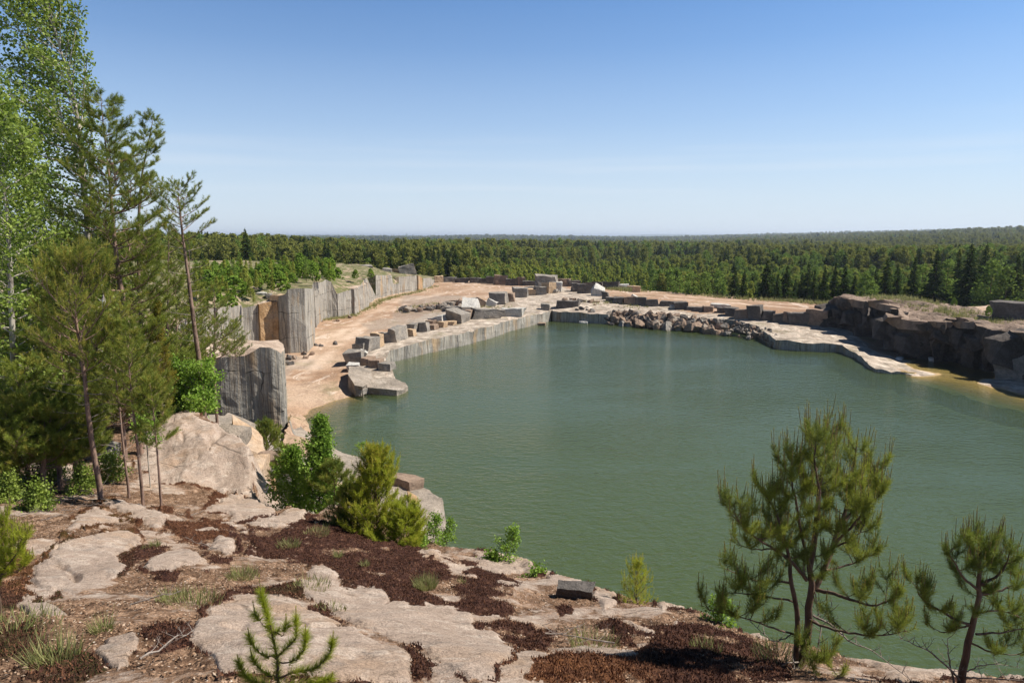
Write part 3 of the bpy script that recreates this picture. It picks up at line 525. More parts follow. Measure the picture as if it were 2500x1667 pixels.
rock = b.mix(b.ramp(r2, [(0.54, 0.0), (0.66, 0.65)]), rock, (0.17, 0.125, 0.09))
rock = b.mix(b.ramp(b.noise(b.coord('Object', (1, 1, 2.5)), 1.8, 6, 0.7, 1.5), [(0.55, 0.0), (0.66, 0.6)]), rock, (0.20, 0.17, 0.145))
rock = b.mix(0.6, rock, b.ramp(r3, [(0.33, 0.2), (0.62, 0.72)]), 'OVERLAY')
mica = b.voro(ob, 120, 'F1', 'Distance'); rock = b.mix(b.ramp(mica, [(0.12, 0.55), (0.2, 0.0)]), rock, (0.09, 0.07, 0.06))
crk = b.voro(b.coord('Object', (0.8, 1.3, 1)), 0.55, 'DISTANCE_TO_EDGE'); ck = b.mix(b.ramp(b.noise(ob, 0.9, 3), [(0.48, 0.0), (0.56, 1.0)]), (1, 1, 1), b.ramp(crk, [(0.0, 0.5), (0.012, 1.0)])); rock = b.mix(1.0, rock, ck, 'MULTIPLY')
s1 = b.noise(ob, 5, 6, 0.75, 0.5); s2 = b.noise(ob, 45, 4, 0.8)
soil = b.ramp(s1, [(0.34, (0.06, 0.034, 0.02)), (0.5, (0.16, 0.095, 0.058)), (0.62, (0.31, 0.2, 0.13)), (0.72, (0.42, 0.31, 0.22))])
soil = b.mix(0.85, soil, b.ramp(s2, [(0.34, 0.12), (0.64, 0.85)]), 'OVERLAY')
bits = b.voro(ob, 38, 'F1', 'Color'); bit_d = b.voro(ob, 38)
bs = b.n('ShaderNodeSeparateColor'); b.l(bits, bs.inputs[0]); bf = b.math('MULTIPLY', b.ramp(bs.outputs[0], [(0.86, 0.0), (0.9, 1.0)]), b.ramp(bit_d, [(0.2, 1.0), (0.35, 0.0)]))
soil = b.mix(bf, soil, (0.58, 0.5, 0.42))
q1 = b.noise(ob, 14, 5, 0.75); q2 = b.noise(ob, 1.1, 3, 0.6)
moss = b.ramp(q1, [(0.34, (0.022, 0.010, 0.008)), (0.52, (0.072, 0.032, 0.022)), (0.7, (0.15, 0.075, 0.045))])
moss = b.mix(b.math('MULTIPLY', b.attr('green'), b.ramp(q2, [(0.45, 0.2), (0.6, 0.9)])), moss, (0.055, 0.05, 0.014))
moss = b.mix(b.math('MULTIPLY', b.attr('rusty'), 0.75), moss, b.ramp(q1, [(0.34, (0.05, 0.018, 0.008)), (0.7, (0.26, 0.11, 0.04))]))
crumb = b.math('SUBTRACT', b.noise(ob, 7.0, 6, 0.75), 0.5)
mm = b.ramp(b.math('ADD', ms, b.math('MULTIPLY', crumb, 0.7)), [(0.12, 0.0), (0.3, 1.0)]); rr = b.ramp(b.math('ADD', ro, b.math('MULTIPLY', crumb, 1.2)), [(0.14, 0.0), (0.34, 1.0)])
c = b.mix(rr, b.mix(mm, soil, moss), rock)
hh = b.mix(rr, b.mix(mm, s2, q1), r3); hm = b.mix(rr, b.mix(mm, s1, q1), r2)
n = b.bump(hm, 0.8, 0.06); n = b.bump(hh, 0.8, 0.015, n); n = b.bump(ck, 0.5, 0.03, n)
M['bluff'] = b.done(c, 0.95, n, 0.12)
rusty = np.clip(1 - np.hypot((pp[:, 0] - 1420) / 230, (pp[:, 1] - 1640) / 75), 0, .5) * 2 + np.clip(1 - np.hypot((pp[:, 0] - 70) / 110, (pp[:, 1] - 1400) / 80), 0, .5) * 1.4 + (pp[:, 0] < 560) * (pp[:, 1] < 1330) * 0.5
green = (pp[:, 0] < 330) * 1.0 + np.clip(1 - np.hypot((pp[:, 0] - 740) / 140, (pp[:, 1] - 1440) / 50), 0, 1)
scarp = (out > 0.05)
ru = np.clip(ru, 0, 1)
ru2 = np.where(scarp, np.clip(0.5 + 1.1 * fbm(np.column_stack([x, y, z]) * 1.2, 4, 99), 0, 1), ru)
bluff = obj('rock_bluff', mesh_np('rock_bluff', np.column_stack([x, y, z]), [Qd], [M['bluff']], attrs={'rock': ru2, 'moss': mo * ~scarp, 'rusty': np.clip(rusty, 0, 1), 'green': np.clip(green, 0, 1)}, smooth=True))
tag(bluff, kind='structure')
FGX, FGY, FGZ, FGM, FGR, FGP = x, y, z, mo, ru, pp
def fg_z(X, Y):                                   # height of the finished bluff
    r = math.hypot(X, Y); t = math.atan2(X, Y); i = int(np.clip(math.log(max(r, 1.61) / 1.6) / math.log(60 / 1.6) * (nR - 1), 0, nR - 1)); j = int(np.clip((t - Tt[0]) / (Tt[-1] - Tt[0]) * (nT - 1), 0, nT - 1))
    return float(FGZ[i * nT + j])
def fg(px, py):
    z = 10.0
    for _ in range(12):
        p = G(px, py, z); z = 0.5 * z + 0.5 * fg_z(p[0], p[1])
    return np.array([p[0], p[1], fg_z(p[0], p[1])])
# ------------------------------------------------------------------ quarry blocks
def cube_lattice(n):
    idx = {}; V = []; Fq = []
    def vid(p):
        if p not in idx: idx[p] = len(V); V.append(p)
        return idx[p]
    for ax in range(3):
        for s in (0, n):
            for i in range(n):
                for j in range(n):
                    q = []
                    for (a, c) in ((i, j), (i + 1, j), (i + 1, j + 1), (i, j + 1)):
                        p = [0, 0, 0]; p[ax] = s; p[(ax + 1) % 3] = a; p[(ax + 2) % 3] = c; q.append(vid(tuple(p)))
                    Fq.append(q if s else q[::-1])
    return np.array(V, float) / n - 0.5, np.array(Fq)
LV, LF = cube_lattice(6); LV4, LF4 = cube_lattice(4)
def stone_mesh(name, w, d, h, mat, seed, rough=0.05, skew=0.12, rnd=0.0, lat=None):
    """irregular block standing on z=0; w along x, d along y"""
    V0, Fq = lat or (LV, LF); r = np.random.default_rng(seed); V = V0.copy()
    if rnd: s = np.linalg.norm(V, axis=1, keepdims=True); V = V * (1 - rnd) + V / s * 0.55 * rnd
    C = r.uniform(-skew, skew, (2, 2, 2, 3)); t = V + 0.5; D = 0
    for a in (0, 1):
        for c in (0, 1):
            for e in (0, 1):
                wt = (t[:, 0] if a else 1 - t[:, 0]) * (t[:, 1] if c else 1 - t[:, 1]) * (t[:, 2] if e else 1 - t[:, 2]); D = D + wt[:, None] * C[a, c, e]
    V = V + D; V = V * np.array([w, d, h]); m = (w * d * h) ** (1 / 3)
    N = np.stack([fbm(V / m * 1.6 + seed * 3.7, 4, k) for k in (1, 2, 3)], 1); V = V + N * rough * m
    V[:, 2] -= V[:, 2].min() + 0.06 * h
    return mesh_np(name, V, [Fq], [mat])
seedc = [100]
ROW = np.array([math.sin(.307), math.cos(.307)])
def block(px0, px1, pyt, pyb, label, mat='block', zb=None, depth=1.0, rot=None, tilt=(0, 0), name='granite_block', cat='stone block', group='granite blocks set along the quarry floor', rnd=0.0, skew=0.11, rough=0.055, at=None, hscale=1.0, along=False):
    seedc[0] += 1; cx = (px0 + px1) / 2
    p = (fz(cx, pyb) if zb is None else (At(cx, pyb, at) if zb == 'at' else G(cx, pyb, zb)))
    dist = p[1] * CP - (p[2] - CAM_H) * SP; w = 1.1 * (px1 - px0) * dist / F; h = 1.15 * (pyb - pyt) * dist / F
    h = max(h * hscale, 0.25)
    d = depth * max(1.1, min(w, 2.2)) if depth else w
    if along: d = float(np.clip((w - 1.15) / .30, 1.2, 4.4)); w = 1.25; h *= .88
    o = obj(name, stone_mesh(name, w, d, h, M[mat], seedc[0], rough, skew, rnd))
    if along:
        o.rotation_euler = (tilt[0], tilt[1], -.307 + rng.uniform(-.08, .08)); o.location = (p[0] - .1 + ROW[0] * .4, p[1] + ROW[1] * .4 + .3, p[2] - .03); return tag(o, label, cat, group)
    rz = (rng.uniform(-.2, .2) if rot is None else rot) - math.atan2(p[0], p[1])
    o.rotation_euler = (tilt[0], tilt[1], rz); o.location = (p[0], p[1] + d * 0.35, p[2] - 0.03)
    return tag(o, label, cat, group)
C5 = lambda *r: [820 + .2041 * r[0], 820 + .2041 * r[1], 680 + .2041 * r[2], 680 + .2041 * r[3]]
C4 = lambda *r: [950 + .2976 * r[0], 950 + .2976 * r[1], 600 + .2976 * r[2], 600 + .2976 * r[3]]
C6 = lambda *r: [1300 + .2551 * r[0], 1300 + .2551 * r[1], 680 + .2551 * r[2], 680 + .2551 * r[3]]
C8 = lambda *r: [1600 + .38265 * r[0], 1600 + .38265 * r[1], 550 + .38265 * r[2], 550 + .38265 * r[3]]
C3 = lambda *r: [450 + .2998 * r[0], 450 + .2998 * r[1], 530 + .2998 * r[2], 530 + .2998 * r[3]]
G1 = 'granite blocks along the left ledge above the water'; R1 = -0.5
for a, lab, mt, kw in [
    (C5(430, 535, 655, 825), 'tan faced block between grey blocks in the curved row on the left ledge', 'block_tan', {}), (C5(530, 632, 632, 770), 'grey squared block just left of the longest block on the left ledge', 'block', {}),
    (C5(628, 812, 595, 755), 'longest grey block in the row on the left ledge', 'block', {'rot': -.55}), (C5(815, 935, 610, 705), 'small bright orange tan block standing in front of the row on the left ledge', 'block_tan', {'rot': -.9}),
    (C5(850, 1005, 545, 640), 'grey block with a rough pale top behind the small orange tan block', 'block', {'rot': -.5}), (C5(1000, 1092, 530, 638), 'squared blue grey block with a sharp front corner in the left ledge row', 'block', {'rot': -.5}),
    (C5(1090, 1160, 505, 560), 'small brown block lying on top of another stone in the left ledge row', 'block_brown', {}), (C5(1095, 1200, 555, 612), 'low pale brown stone right of the squared blue grey block', 'block_brown', {}),
    (C5(1165, 1320, 460, 540), 'slanting slab with a pale rounded top on the left ledge', 'block_pale', {'tilt': (0, -.25)}), (C5(1200, 1315, 520, 590), 'tan sided block under the slanting slab on the left ledge', 'block_tan', {}),
    (C5(1318, 1420, 515, 560), 'small tan block in front of the arched slab', 'block_tan', {}), (C5(1350, 1530, 415, 528), 'arched grey slab leaning over at the right end of the left ledge row', 'block', {'tilt': (0, .3)}),
    (C5(1520, 1650, 390, 487), 'brown grey block standing below the sloping grey slab', 'block_brown', {'rot': -.7}), (C5(285, 440, 715, 880), 'pale grey block with a clean slanted face where the left row starts to curve down', 'block', {'rot': -.6}),
    (C5(215, 345, 790, 895), 'dark grey block on the outside of the curve next to the road', 'block', {'rot': -.4}), (C5(165, 245, 855, 905), 'small dark stone at the road edge above the leaning thin slab', 'block_brown', {}),
    (C5(235, 325, 860, 980), 'thin pale slab leaning against the curved row', 'block_pale', {'depth': .3, 'tilt': (0, .5)}), (C5(108, 290, 895, 1025), 'broad grey block with a flat sloping top near the low end of the curved row', 'block', {'rot': -.2}),
    (C5(135, 265, 1030, 1115), 'small pale square block just above the big tilted slab', 'block_pale', {'rot': -.1}), (C5(270, 350, 1335, 1390), 'small grey stone at the water edge below the tilted slab', 'block', {'zb': .1}),
    (C5(330, 420, 960, 1040), 'red brown broken stone in the hollow behind the curved row', 'block_brown', {}), (C5(420, 520, 980, 1070), 'brown broken stone wedged in the middle of the hollow', 'block_brown', {}), (C5(540, 650, 1020, 1100), 'dark jagged stone at the waterside end of the hollow', 'block', {})]:
    block(*a, lab, mt, group=G1, along=(a[0] > 905 and 'tilt' not in kw), depth=kw.pop('depth', 1.4), rot=kw.pop('rot', R1), **kw)
G2 = 'broken slabs and blocks piled in the middle of the quarry floor'
for a, lab, mt, kw in [
    (C5(1310, 1515, 345, 390), 'long low dark stone left of the sloping grey slab', 'block', {}), (C5(1530, 1700, 285, 395), 'sloping pale grey slab showing a broad flat top', 'block_pale', {'tilt': (.45, 0), 'depth': 1.3}),
    (C5(1530, 1655, 250, 292), 'dark stone lying behind the sloping grey slab', 'block', {}), (C5(1650, 1760, 255, 335), 'thin dark plank of stone tilted down to the right', 'block_brown', {'depth': .3, 'tilt': (0, .5)}),
    (C4(785, 860, 448, 500), 'thin pale plank of stone tilted down to the right', 'block_pale', {'depth': .3, 'tilt': (0, .5)}), (C4(690, 925, 530, 598), 'long low dark faced slab lying across the ledge', 'block', {'rot': .15}),
    (C4(835, 955, 400, 478), 'dark jumbled block left of the red brown block', 'block', {}), (C4(955, 1028, 400, 460), 'red brown block with a dark left side in the middle pile', 'block_brown', {}),
    (C4(1025, 1133, 355, 425), 'grey block with a flat top right of the red brown block', 'block', {}), (C4(1133, 1200, 360, 405), 'yellow tan weathered block between two grey ones', 'block_tan', {}),
    (C4(1200, 1292, 345, 402), 'grey layered block left of the tan upright block', 'block', {}), (C4(1270, 1352, 312, 392), 'upright tan block with one dark side in front of the highest stone', 'block_tan', {'rot': -.8}),
    (C4(1345, 1412, 310, 380), 'rough pale grey block leaning right of the tan upright block', 'block_pale', {}), (C4(1205, 1352, 268, 342), 'highest stone of the far pile with a broad sloping top', 'block', {'skew': .22}),
    (C4(1320, 1380, 358, 390), 'small dark round stone at the foot of the tan upright block', 'block', {'rnd': .6}), (C4(925, 1100, 528, 580), 'wide pale rock bench with plants growing on its top', 'block_pale', {'rough': .07}),
    (C4(1250, 1320, 482, 528), 'small dark block perched above the corner of the ledge wall', 'block', {'rot': 0}), (C4(1380, 1557, 460, 528), 'wide dark block standing on the far ledge beside the inner corner', 'block_dark_shaded', {'rot': .25, 'depth': .8}),
    (C4(1610, 1660, 460, 490), 'pale broken stone on the far ledge', 'block_pale', {'rnd': .3}), (C4(1670, 1725, 455, 495), 'brown broken stone on the far ledge', 'block_brown', {'rnd': .3})]:
    block(*a, lab, mt, group=G2, **kw)
G3 = 'row of blocks along the far rim of the quarry floor'
for a, lab, mt in [
    (C4(345, 372, 268, 298), 'tiny dark block at the left end of the far rim row', 'block_dark_shaded'), (C4(371, 438, 260, 302), 'tan block near the left end of the far rim row', 'block_tan'), (C4(440, 550, 268, 299), 'long dark block right of the tan one on the far rim', 'block_dark_shaded'), (C4(552, 645, 272, 303), 'second long dark block of the far rim row', 'block_dark_shaded'),
    (C4(660, 748, 270, 306), 'dark block in the left half of the far rim row', 'block_dark_shaded'), (C4(750, 806, 274, 306), 'low dark block left of the square block on the far rim', 'block_dark_shaded'), (C4(804, 866, 262, 311), 'square dark block in the far rim row', 'block_dark_shaded'), (C4(868, 962, 256, 320), 'tallest block of the far rim row with a pointed right corner', 'block_brown'),
    (C4(960, 1060, 282, 326), 'wedge shaped block sloping down on the far rim', 'block_dark_shaded'), (C4(1055, 1111, 270, 326), 'brown upright block on the far rim', 'block_brown'), (C4(1108, 1206, 298, 329), 'low long block ending at the highest stone', 'block_dark_shaded'), (C4(1375, 1482, 285, 332), 'brown dark block right of the highest stone on the far rim', 'block_brown'),
    (C4(1480, 1560, 298, 332), 'low dark block on the far rim behind the dark pile', 'block_dark_shaded'), (C4(1600, 1665, 308, 332), 'thin low block on the far rim right of centre', 'block_dark_shaded'), (C4(1668, 1758, 304, 342), 'grey dark block second from the right of the long rim pair', 'block_dark_shaded'), (C4(1760, 1880, 305, 354), 'broad dark block at the right end of the long rim pair', 'block_dark_shaded'),
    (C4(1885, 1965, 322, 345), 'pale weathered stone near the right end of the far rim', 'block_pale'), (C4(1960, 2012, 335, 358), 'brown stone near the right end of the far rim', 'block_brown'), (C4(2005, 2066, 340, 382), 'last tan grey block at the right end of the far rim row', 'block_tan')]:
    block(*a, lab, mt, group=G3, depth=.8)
G4 = 'dark faced blocks in the row along the right side of the quarry floor'
for a, lab, mt, kw in [
    (C4(1498, 1582, 318, 378), 'big dark block at the upper left end of the right hand row', 'block_dark_shaded', {}), (C4(1560, 1670, 330, 392), 'dark block overlapping the first of the right hand row', 'block_dark_shaded', {}), (C4(1660, 1745, 345, 412), 'light grey sloping slab showing its flat side', 'block_pale', {'tilt': (.3, .3)}),
    (C4(1750, 1802, 390, 440), 'pointed dark block where the right hand row turns', 'block_dark_shaded', {'skew': .25}), (C4(1790, 1852, 424, 462), 'low dark block after the pointed one', 'block_dark_shaded', {}), (C4(1850, 1935, 434, 474), 'dark block third after the turn of the right hand row', 'block_dark_shaded', {}),
    (C4(1938, 2030, 430, 482), 'rough dark block beside the thin tilted slab', 'block_brown', {}), (C4(1988, 2045, 413, 432), 'thin slab tilted on top of the right hand row', 'block_pale', {'tilt': (0, .4)}), (C4(2034, 2106, 434, 490), 'cube shaped dark block right of the thin tilted slab', 'block_dark_shaded', {}),
    (C4(2118, 2206, 450, 498), 'dark block standing alone before the gap in the row', 'block_dark_shaded', {}), (C6(1240, 1400, 228, 264), 'long low dark block behind the white stone', 'block_dark_shaded', {}), (C6(1318, 1378, 256, 292), 'small white stone lying before the row of blocks', 'block_pale', {'rnd': .6}),
    (C6(1375, 1478, 240, 300), 'dark block just right of the white stone', 'block_dark_shaded', {}), (C6(1485, 1562, 274, 312), 'low dark block left in a pair with flat tops', 'block_dark_shaded', {}), (C6(1560, 1646, 278, 320), 'low dark block right in a pair with flat tops', 'block_dark_shaded', {}), (C6(1648, 1732, 278, 326), 'brown dark block under the lying thin slab', 'block_brown', {}),
    (C6(1728, 1890, 250, 280), 'thin pale slab lying across the row of blocks', 'block_pale', {'tilt': (0, .08)}), (C6(1790, 1872, 280, 334), 'square grey block right of the lying thin slab', 'block_dark_shaded', {}), (C6(1860, 1972, 290, 362), 'grey block with a slanting top left of the big pair', 'block_dark_shaded', {}),
    (C6(1958, 2082, 305, 388), 'wide dark block left of the tallest one in the right hand row', 'block_brown', {}), (C6(2082, 2195, 280, 396), 'tallest dark block of the right hand row', 'block_dark_shaded', {}), (C6(2218, 2322, 318, 402), 'square dark block after the tallest one', 'block_dark_shaded', {}),
    (C8(765, 822, 570, 618), 'small square dark block in the right hand row', 'block_dark_shaded', {}), (C8(824, 868, 567, 622), 'narrow brown block next to the last wide one', 'block_brown', {}), (C8(868, 972, 575, 633), 'wide dark block last but one before the outcrop', 'block_dark_shaded', {}),
    (C8(985, 1105, 548, 640), 'large dark block with a pale flat top against the outcrop', 'block_brown', {'skew': .05}), (C8(1090, 1150, 562, 612), 'dark stone touching the foot of the outcrop', 'block_dark_shaded', {})]:
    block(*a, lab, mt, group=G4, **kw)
G5 = 'stones lying on top of the left quarry wall'
def ontop(a, y, lab, mt='block', **kw): block(*a, lab, mt, zb='at', at=y, group=G5, **kw)
for a, y, lab, mt, kw in [
    (C3(1340, 1425, 415, 445), 168, 'tan ledge stone left of the grey block above the quarry wall', 'block_tan', {}), (C3(1418, 1516, 408, 462), 160, 'squared grey block lying above the quarry wall', 'block', {}), (C3(1515, 1565, 428, 460), 158, 'small grey stone right of the squared grey block on the wall top', 'block_pale', {}),
    (C3(1620, 1682, 425, 475), 158, 'grey block partly behind a bush on the wall top', 'block', {}), (C3(1688, 1802, 438, 488), 162, 'tan brown rock under the big tilted block', 'block_tan', {}), (C3(1768, 1882, 396, 482), 160, 'big tilted grey block at the end of the wall top', 'block', {'tilt': (0, -.25), 'skew': .06}),
    (C3(285, 350, 497, 545), 90, 'dark sided boulder on the plateau at the edge of the pines', 'block_brown', {'rnd': .3}), (C3(330, 462, 492, 542), 92, 'rounded pale tan boulder on the plateau between bushes', 'block_tan', {'rnd': .5}), (C3(450, 522, 485, 538), 94, 'pointed grey stone right of the rounded tan boulder', 'block', {'skew': .3}),
    (C3(768, 802, 420, 452), 130, 'small grey stone sticking out of the green bushes', 'block', {}), (C3(215, 282, 515, 548), 88, 'flat pale stone left of the dark sided boulder', 'block_tan', {}), (C3(585, 665, 618, 650), 80, 'flat white grey slab near the rim of the quarry wall', 'block_pale', {}), (C3(700, 790, 640, 680), 78, 'orange tan stone at the rim beside the tall wall corner', 'block_tan', {}),
    (C3(655, 705, 625, 665), 79, 'mossy grey stone near the rim of the quarry wall', 'block', {'rnd': .4}), (C3(1205, 1290, 570, 625), 118, 'pinkish broken rock slope in the notch of the wall', 'block_tan', {'rnd': .3})]:
    ontop(a, y, lab, mt, **kw)
# the tilted slab and the long one that ends in the water
def poly_block(name, top, base, mat, label, zoff=0):
    o = slab(name, top, (), base, 0.0022, 0.0035, 0.05, 1.0, 0.1, 1.0, M[mat], M[mat], 0.06, edge_keep=.6); return tag(o, label, 'rock slab')
poly_block('rock_slab', [G(850, 915, 1.5), G(867, 940, 1.0), G(885, 944, .9), G(910, 928, .8), G(905, 905, 1.1), G(880, 893, 1.3), G(852, 895, 1.6)], -.3, 'shelf', 'rough tilted slab with a sharp dark left edge above the slab that ends in the water')
poly_block('rock_slab', [G(864, 938, .7), G(905, 946, .6), G(969, 953, .5), G(985, 951, .4), G(997, 945, .35), G(990, 935, .4), G(950, 918, .5), G(925, 905, .6), G(880, 915, .7)], -1.0, 'shelf', 'long flat rock slab with a dark undercut face ending in the water')
# stones in the water, by the outcrop, on the bluff
for a, lab, mt, kw in [(C4(1225, 1280, 636, 658), 'dark wet stone just above the water near the inner corner', 'block_brown', {'zb': -.1}), (C4(1565, 1630, 620, 642), 'white stone breaking the water before the far dark wall', 'block_pale', {'zb': -.1, 'rnd': .3}), (C6(1660, 1770, 508, 526), 'flat white slab awash at the foot of the rubble', 'block_pale', {'zb': 0}),
    ([2193, 2207, 875, 883], 'small white stone in the shallow orange pool', 'block_pale', {'zb': -.1, 'rnd': .5}), ([2274, 2288, 875, 884], 'second small stone by the shaded edge of the orange pool', 'block_pale', {'zb': -.1, 'rnd': .5})]:
    block(*a, lab, mt, group='stones standing in the water', **kw)
for a, lab, mt, kw in [([2415, 2485, 862, 900], 'slanting dark slab in the shade at the right foot of the outcrop', 'block', {'tilt': (.2, .3)}), ([2440, 2470, 890, 912], 'brown lit stone below the slanting dark slab', 'block_brown', {}), ([2466, 2560, 882, 925], 'dark leaning stone cut by the right edge of the photo', 'block', {'tilt': (0, -.4)})]:
    block(*a, lab, mt, group='fallen stones at the foot of the outcrop', **kw)
block(2449, 2560, 747, 780, 'long dark block resting on the rear slope of the outcrop', 'block_dark_shaded', zb=4.4, group='', skew=.05)
# rubble along the far shore
GR = 'rubble stones heaped along the far shore'; rub = []
for k in range(6): rub.append(stone_mesh('rubble_stone', 1, rng.uniform(.6, 1), rng.uniform(.5, .9), M[['block_dark_shaded', 'block_brown', 'block', 'block_brown', 'block', 'shelf'][k]], 900 + k, .12, .25, .35, (LV4, LF4)))
sl = np.array([(1478, 790), (1600, 802), (1715, 811), (1800, 822), (1868, 836), (1895, 848)], float)
rlabs = ['grey angular stone in the rubble heap on the far shore', 'brown angular stone in the rubble heap on the far shore', 'squat grey stone in the rubble heap on the far shore', 'flat brown stone in the rubble heap on the far shore', 'grey brown blocky stone in the rubble heap on the far shore', 'sandy grey stone in the rubble heap on the far shore']
for k in range(290):
    u = rng.uniform(0, 1); q = rng.uniform(0, 1) ** .8; px = sl[0, 0] + u * (sl[-1, 0] - sl[0, 0]); pyw = np.interp(px, sl[:, 0], sl[:, 1])
    p = G(px, pyw + 2, 0); s = rng.uniform(.5, 1.75) * (0.5 + 0.5 * math.sin(math.pi * min(1, .15 + u))) * (1 - .45 * q)
    back = q * 4.2; zz = -.3 + q * 1.75 + rng.uniform(-.15, .25)
    i = int(rng.choice(6, p=[.27, .27, .17, .17, .04, .08])); o = obj('rubble_stone', rub[i]); dirn = p[:2] / np.hypot(*p[:2])
    o.location = (p[0] + dirn[0] * back, p[1] + dirn[1] * back, zz); o.rotation_euler = tuple(rng.uniform(-.7, .7, 2)) + (rng.uniform(0, 6.3),); o.scale = (s, s, s)
    tag(o, rlabs[i], 'stone', GR)
# small piles: beside the road, in the hollow, talus at the cliff foot
def scatter(pts, n, s0, s1, spread, grp, labs, hfun, mats):
    for k in range(n):
        a = pts[k % len(pts)]; X, Y = a[0] + rng.normal(0, spread), a[1] + rng.normal(0, spread); s = rng.uniform(s0, s1); i = int(rng.choice(mats))
        o = obj('broken_stone', rub[i]); o.location = (X, Y, hfun(X, Y) - .1 * s); o.rotation_euler = tuple(rng.uniform(-.5, .5, 2)) + (rng.uniform(0, 6.3),); o.scale = (s, s, s * rng.uniform(.6, 1))
        tag(o, labs[i % len(labs)], 'stone', grp)
fh = lambda X, Y: float(floor_h(X, Y)[0])
scatter([fz(p, q) for p, q in ((995, 760), (1015, 758), (1035, 755), (1055, 752), (1078, 752), (1100, 748), (1115, 750))], 64, .35, 1.35, 1.3, 'broken stones beside the gravel road', ['grey broken stone in the heap beside the gravel road', 'brown broken stone in the heap beside the gravel road'], fh, [0, 1, 2, 5])
scatter([fz(p, q) for p, q in ((1640 - 240, 752), (1430, 760), (1445, 757), (1120, 745), (1150, 738))], 22, .4, 1.2, 1.5, 'loose stones on the far ledge', ['grey loose stone on the far rock ledge', 'brown loose stone on the far rock ledge'], fh, [0, 1, 2, 3])
scatter([G(p, q, .9) for p, q in ((780, 846), (755, 866), (720, 872), (690, 872), (805, 790), (850, 780), (700, 885))], 34, .2, .7, .8, 'small stones at the foot of the quarry wall', ['small grey stone at the foot of the quarry wall', 'small brown stone at the foot of the quarry wall'], fh, [0, 1, 2, 3])
# boulders of the split rock below the near bluff
def boulder(px, py, w, d, h, zt, label, mat, seed, rz=0.0, tilt=(0, 0), rnd=.12, skew=.12, rough=.06):
    p = G(px, py, zt); o = obj('boulder', stone_mesh('boulder', w, d, h, M[mat], seed, rough, skew, rnd)); o.location = (p[0], p[1], zt - h); o.rotation_euler = tilt + (rz,)
    return tag(o, label, 'boulder', 'split boulders beside the cliff')
M['boulder_tan'] = m_rock('tan_boulder', (0.33, 0.20, 0.10), (0.44, 0.32, 0.22), (0.36, 0.3, 0.24), 2.2)
boulder(598, 1075, .9, 1.5, 3.0, 8.0, 'pale tan boulder wedged behind the sloping rock, with an orange broken side', 'boulder_tan', 41, .3, skew=.2)
boulder(626, 1124, .45, 1.0, 2.8, 8.35, 'narrow white and orange pillar of split rock', 'boulder_tan', 42, .1, skew=.05)
boulder(655, 1118, .75, .7, .85, 7.9, 'brown square block perched on top of the split rock', 'block_brown', 43, .2)
boulder(650, 1170, .75, 1.0, 2.6, 7.5, 'orange boulder face below the perched square block', 'wall_orange', 44, .15)
boulder(680, 1185, .8, 1.0, 2.4, 7.2, 'dark grey shattered boulder beside the orange one', 'block', 45, .5, skew=.25)
boulder(560, 1036, 1.0, 1.1, 1.0, 8.5, 'pale knobbly rock on the ledge above the tan boulder', 'shelf', 46, 0, rnd=.4)
boulder(860, 1190, 2.0, 1.4, 1.4, 3.6, 'tan boulder lying between the birch and the bright pine', 'boulder_tan', 47, .4, skew=.2)
boulder(985, 1165, 1.6, 1.1, .5, 2.1, 'flat red brown slab on the low rock shelf', 'block_brown', 48, -.5, (0, .05))
boulder(1008, 1210, .4, 1.2, 1.1, 2.0, 'thin orange brown upright slab on the low rock shelf', 'wall_orange', 49, .2)
p = fg(1401, 1456); o = obj('flat_stone', stone_mesh('flat_stone', .42, .2, .13, M['block_dark_shaded'], 61, .05, .12)); o.location = (p[0], p[1] + .05, p[2] - .02); o.rotation_euler = (.05, 0, -.1); tag(o, 'dark brick shaped stone lying near the rim of the bluff', 'stone')
p = fg(2420, 1650); o = obj('boulder', stone_mesh('boulder', .85, .6, .42, M['shelf'], 62, .06, .12, .4)); o.location = (p[0] + .35, p[1] + .3, p[2] - .15); tag(o, 'smooth grey brown boulder behind the right hand pine', 'boulder')
# tree-shaded dark rocks on the left
for px, py, w, hh, lab in [(20, 1110, 1.6, .9, 'dark mossy boulder in deep shade at the left edge'), (70, 930, 2.4, 1.0, 'long dark rock behind the pines on the left'), (250, 1115, .9, .5, 'grey rock between the slender pine trunks')]:
    p = fg(px, py); o = obj('boulder', stone_mesh('boulder', w, w * .7, hh, M['block'], int(px) + 5, .07, .15, .4)); o.location = (p[0], p[1], p[2] - .1); tag(o, lab, 'boulder')
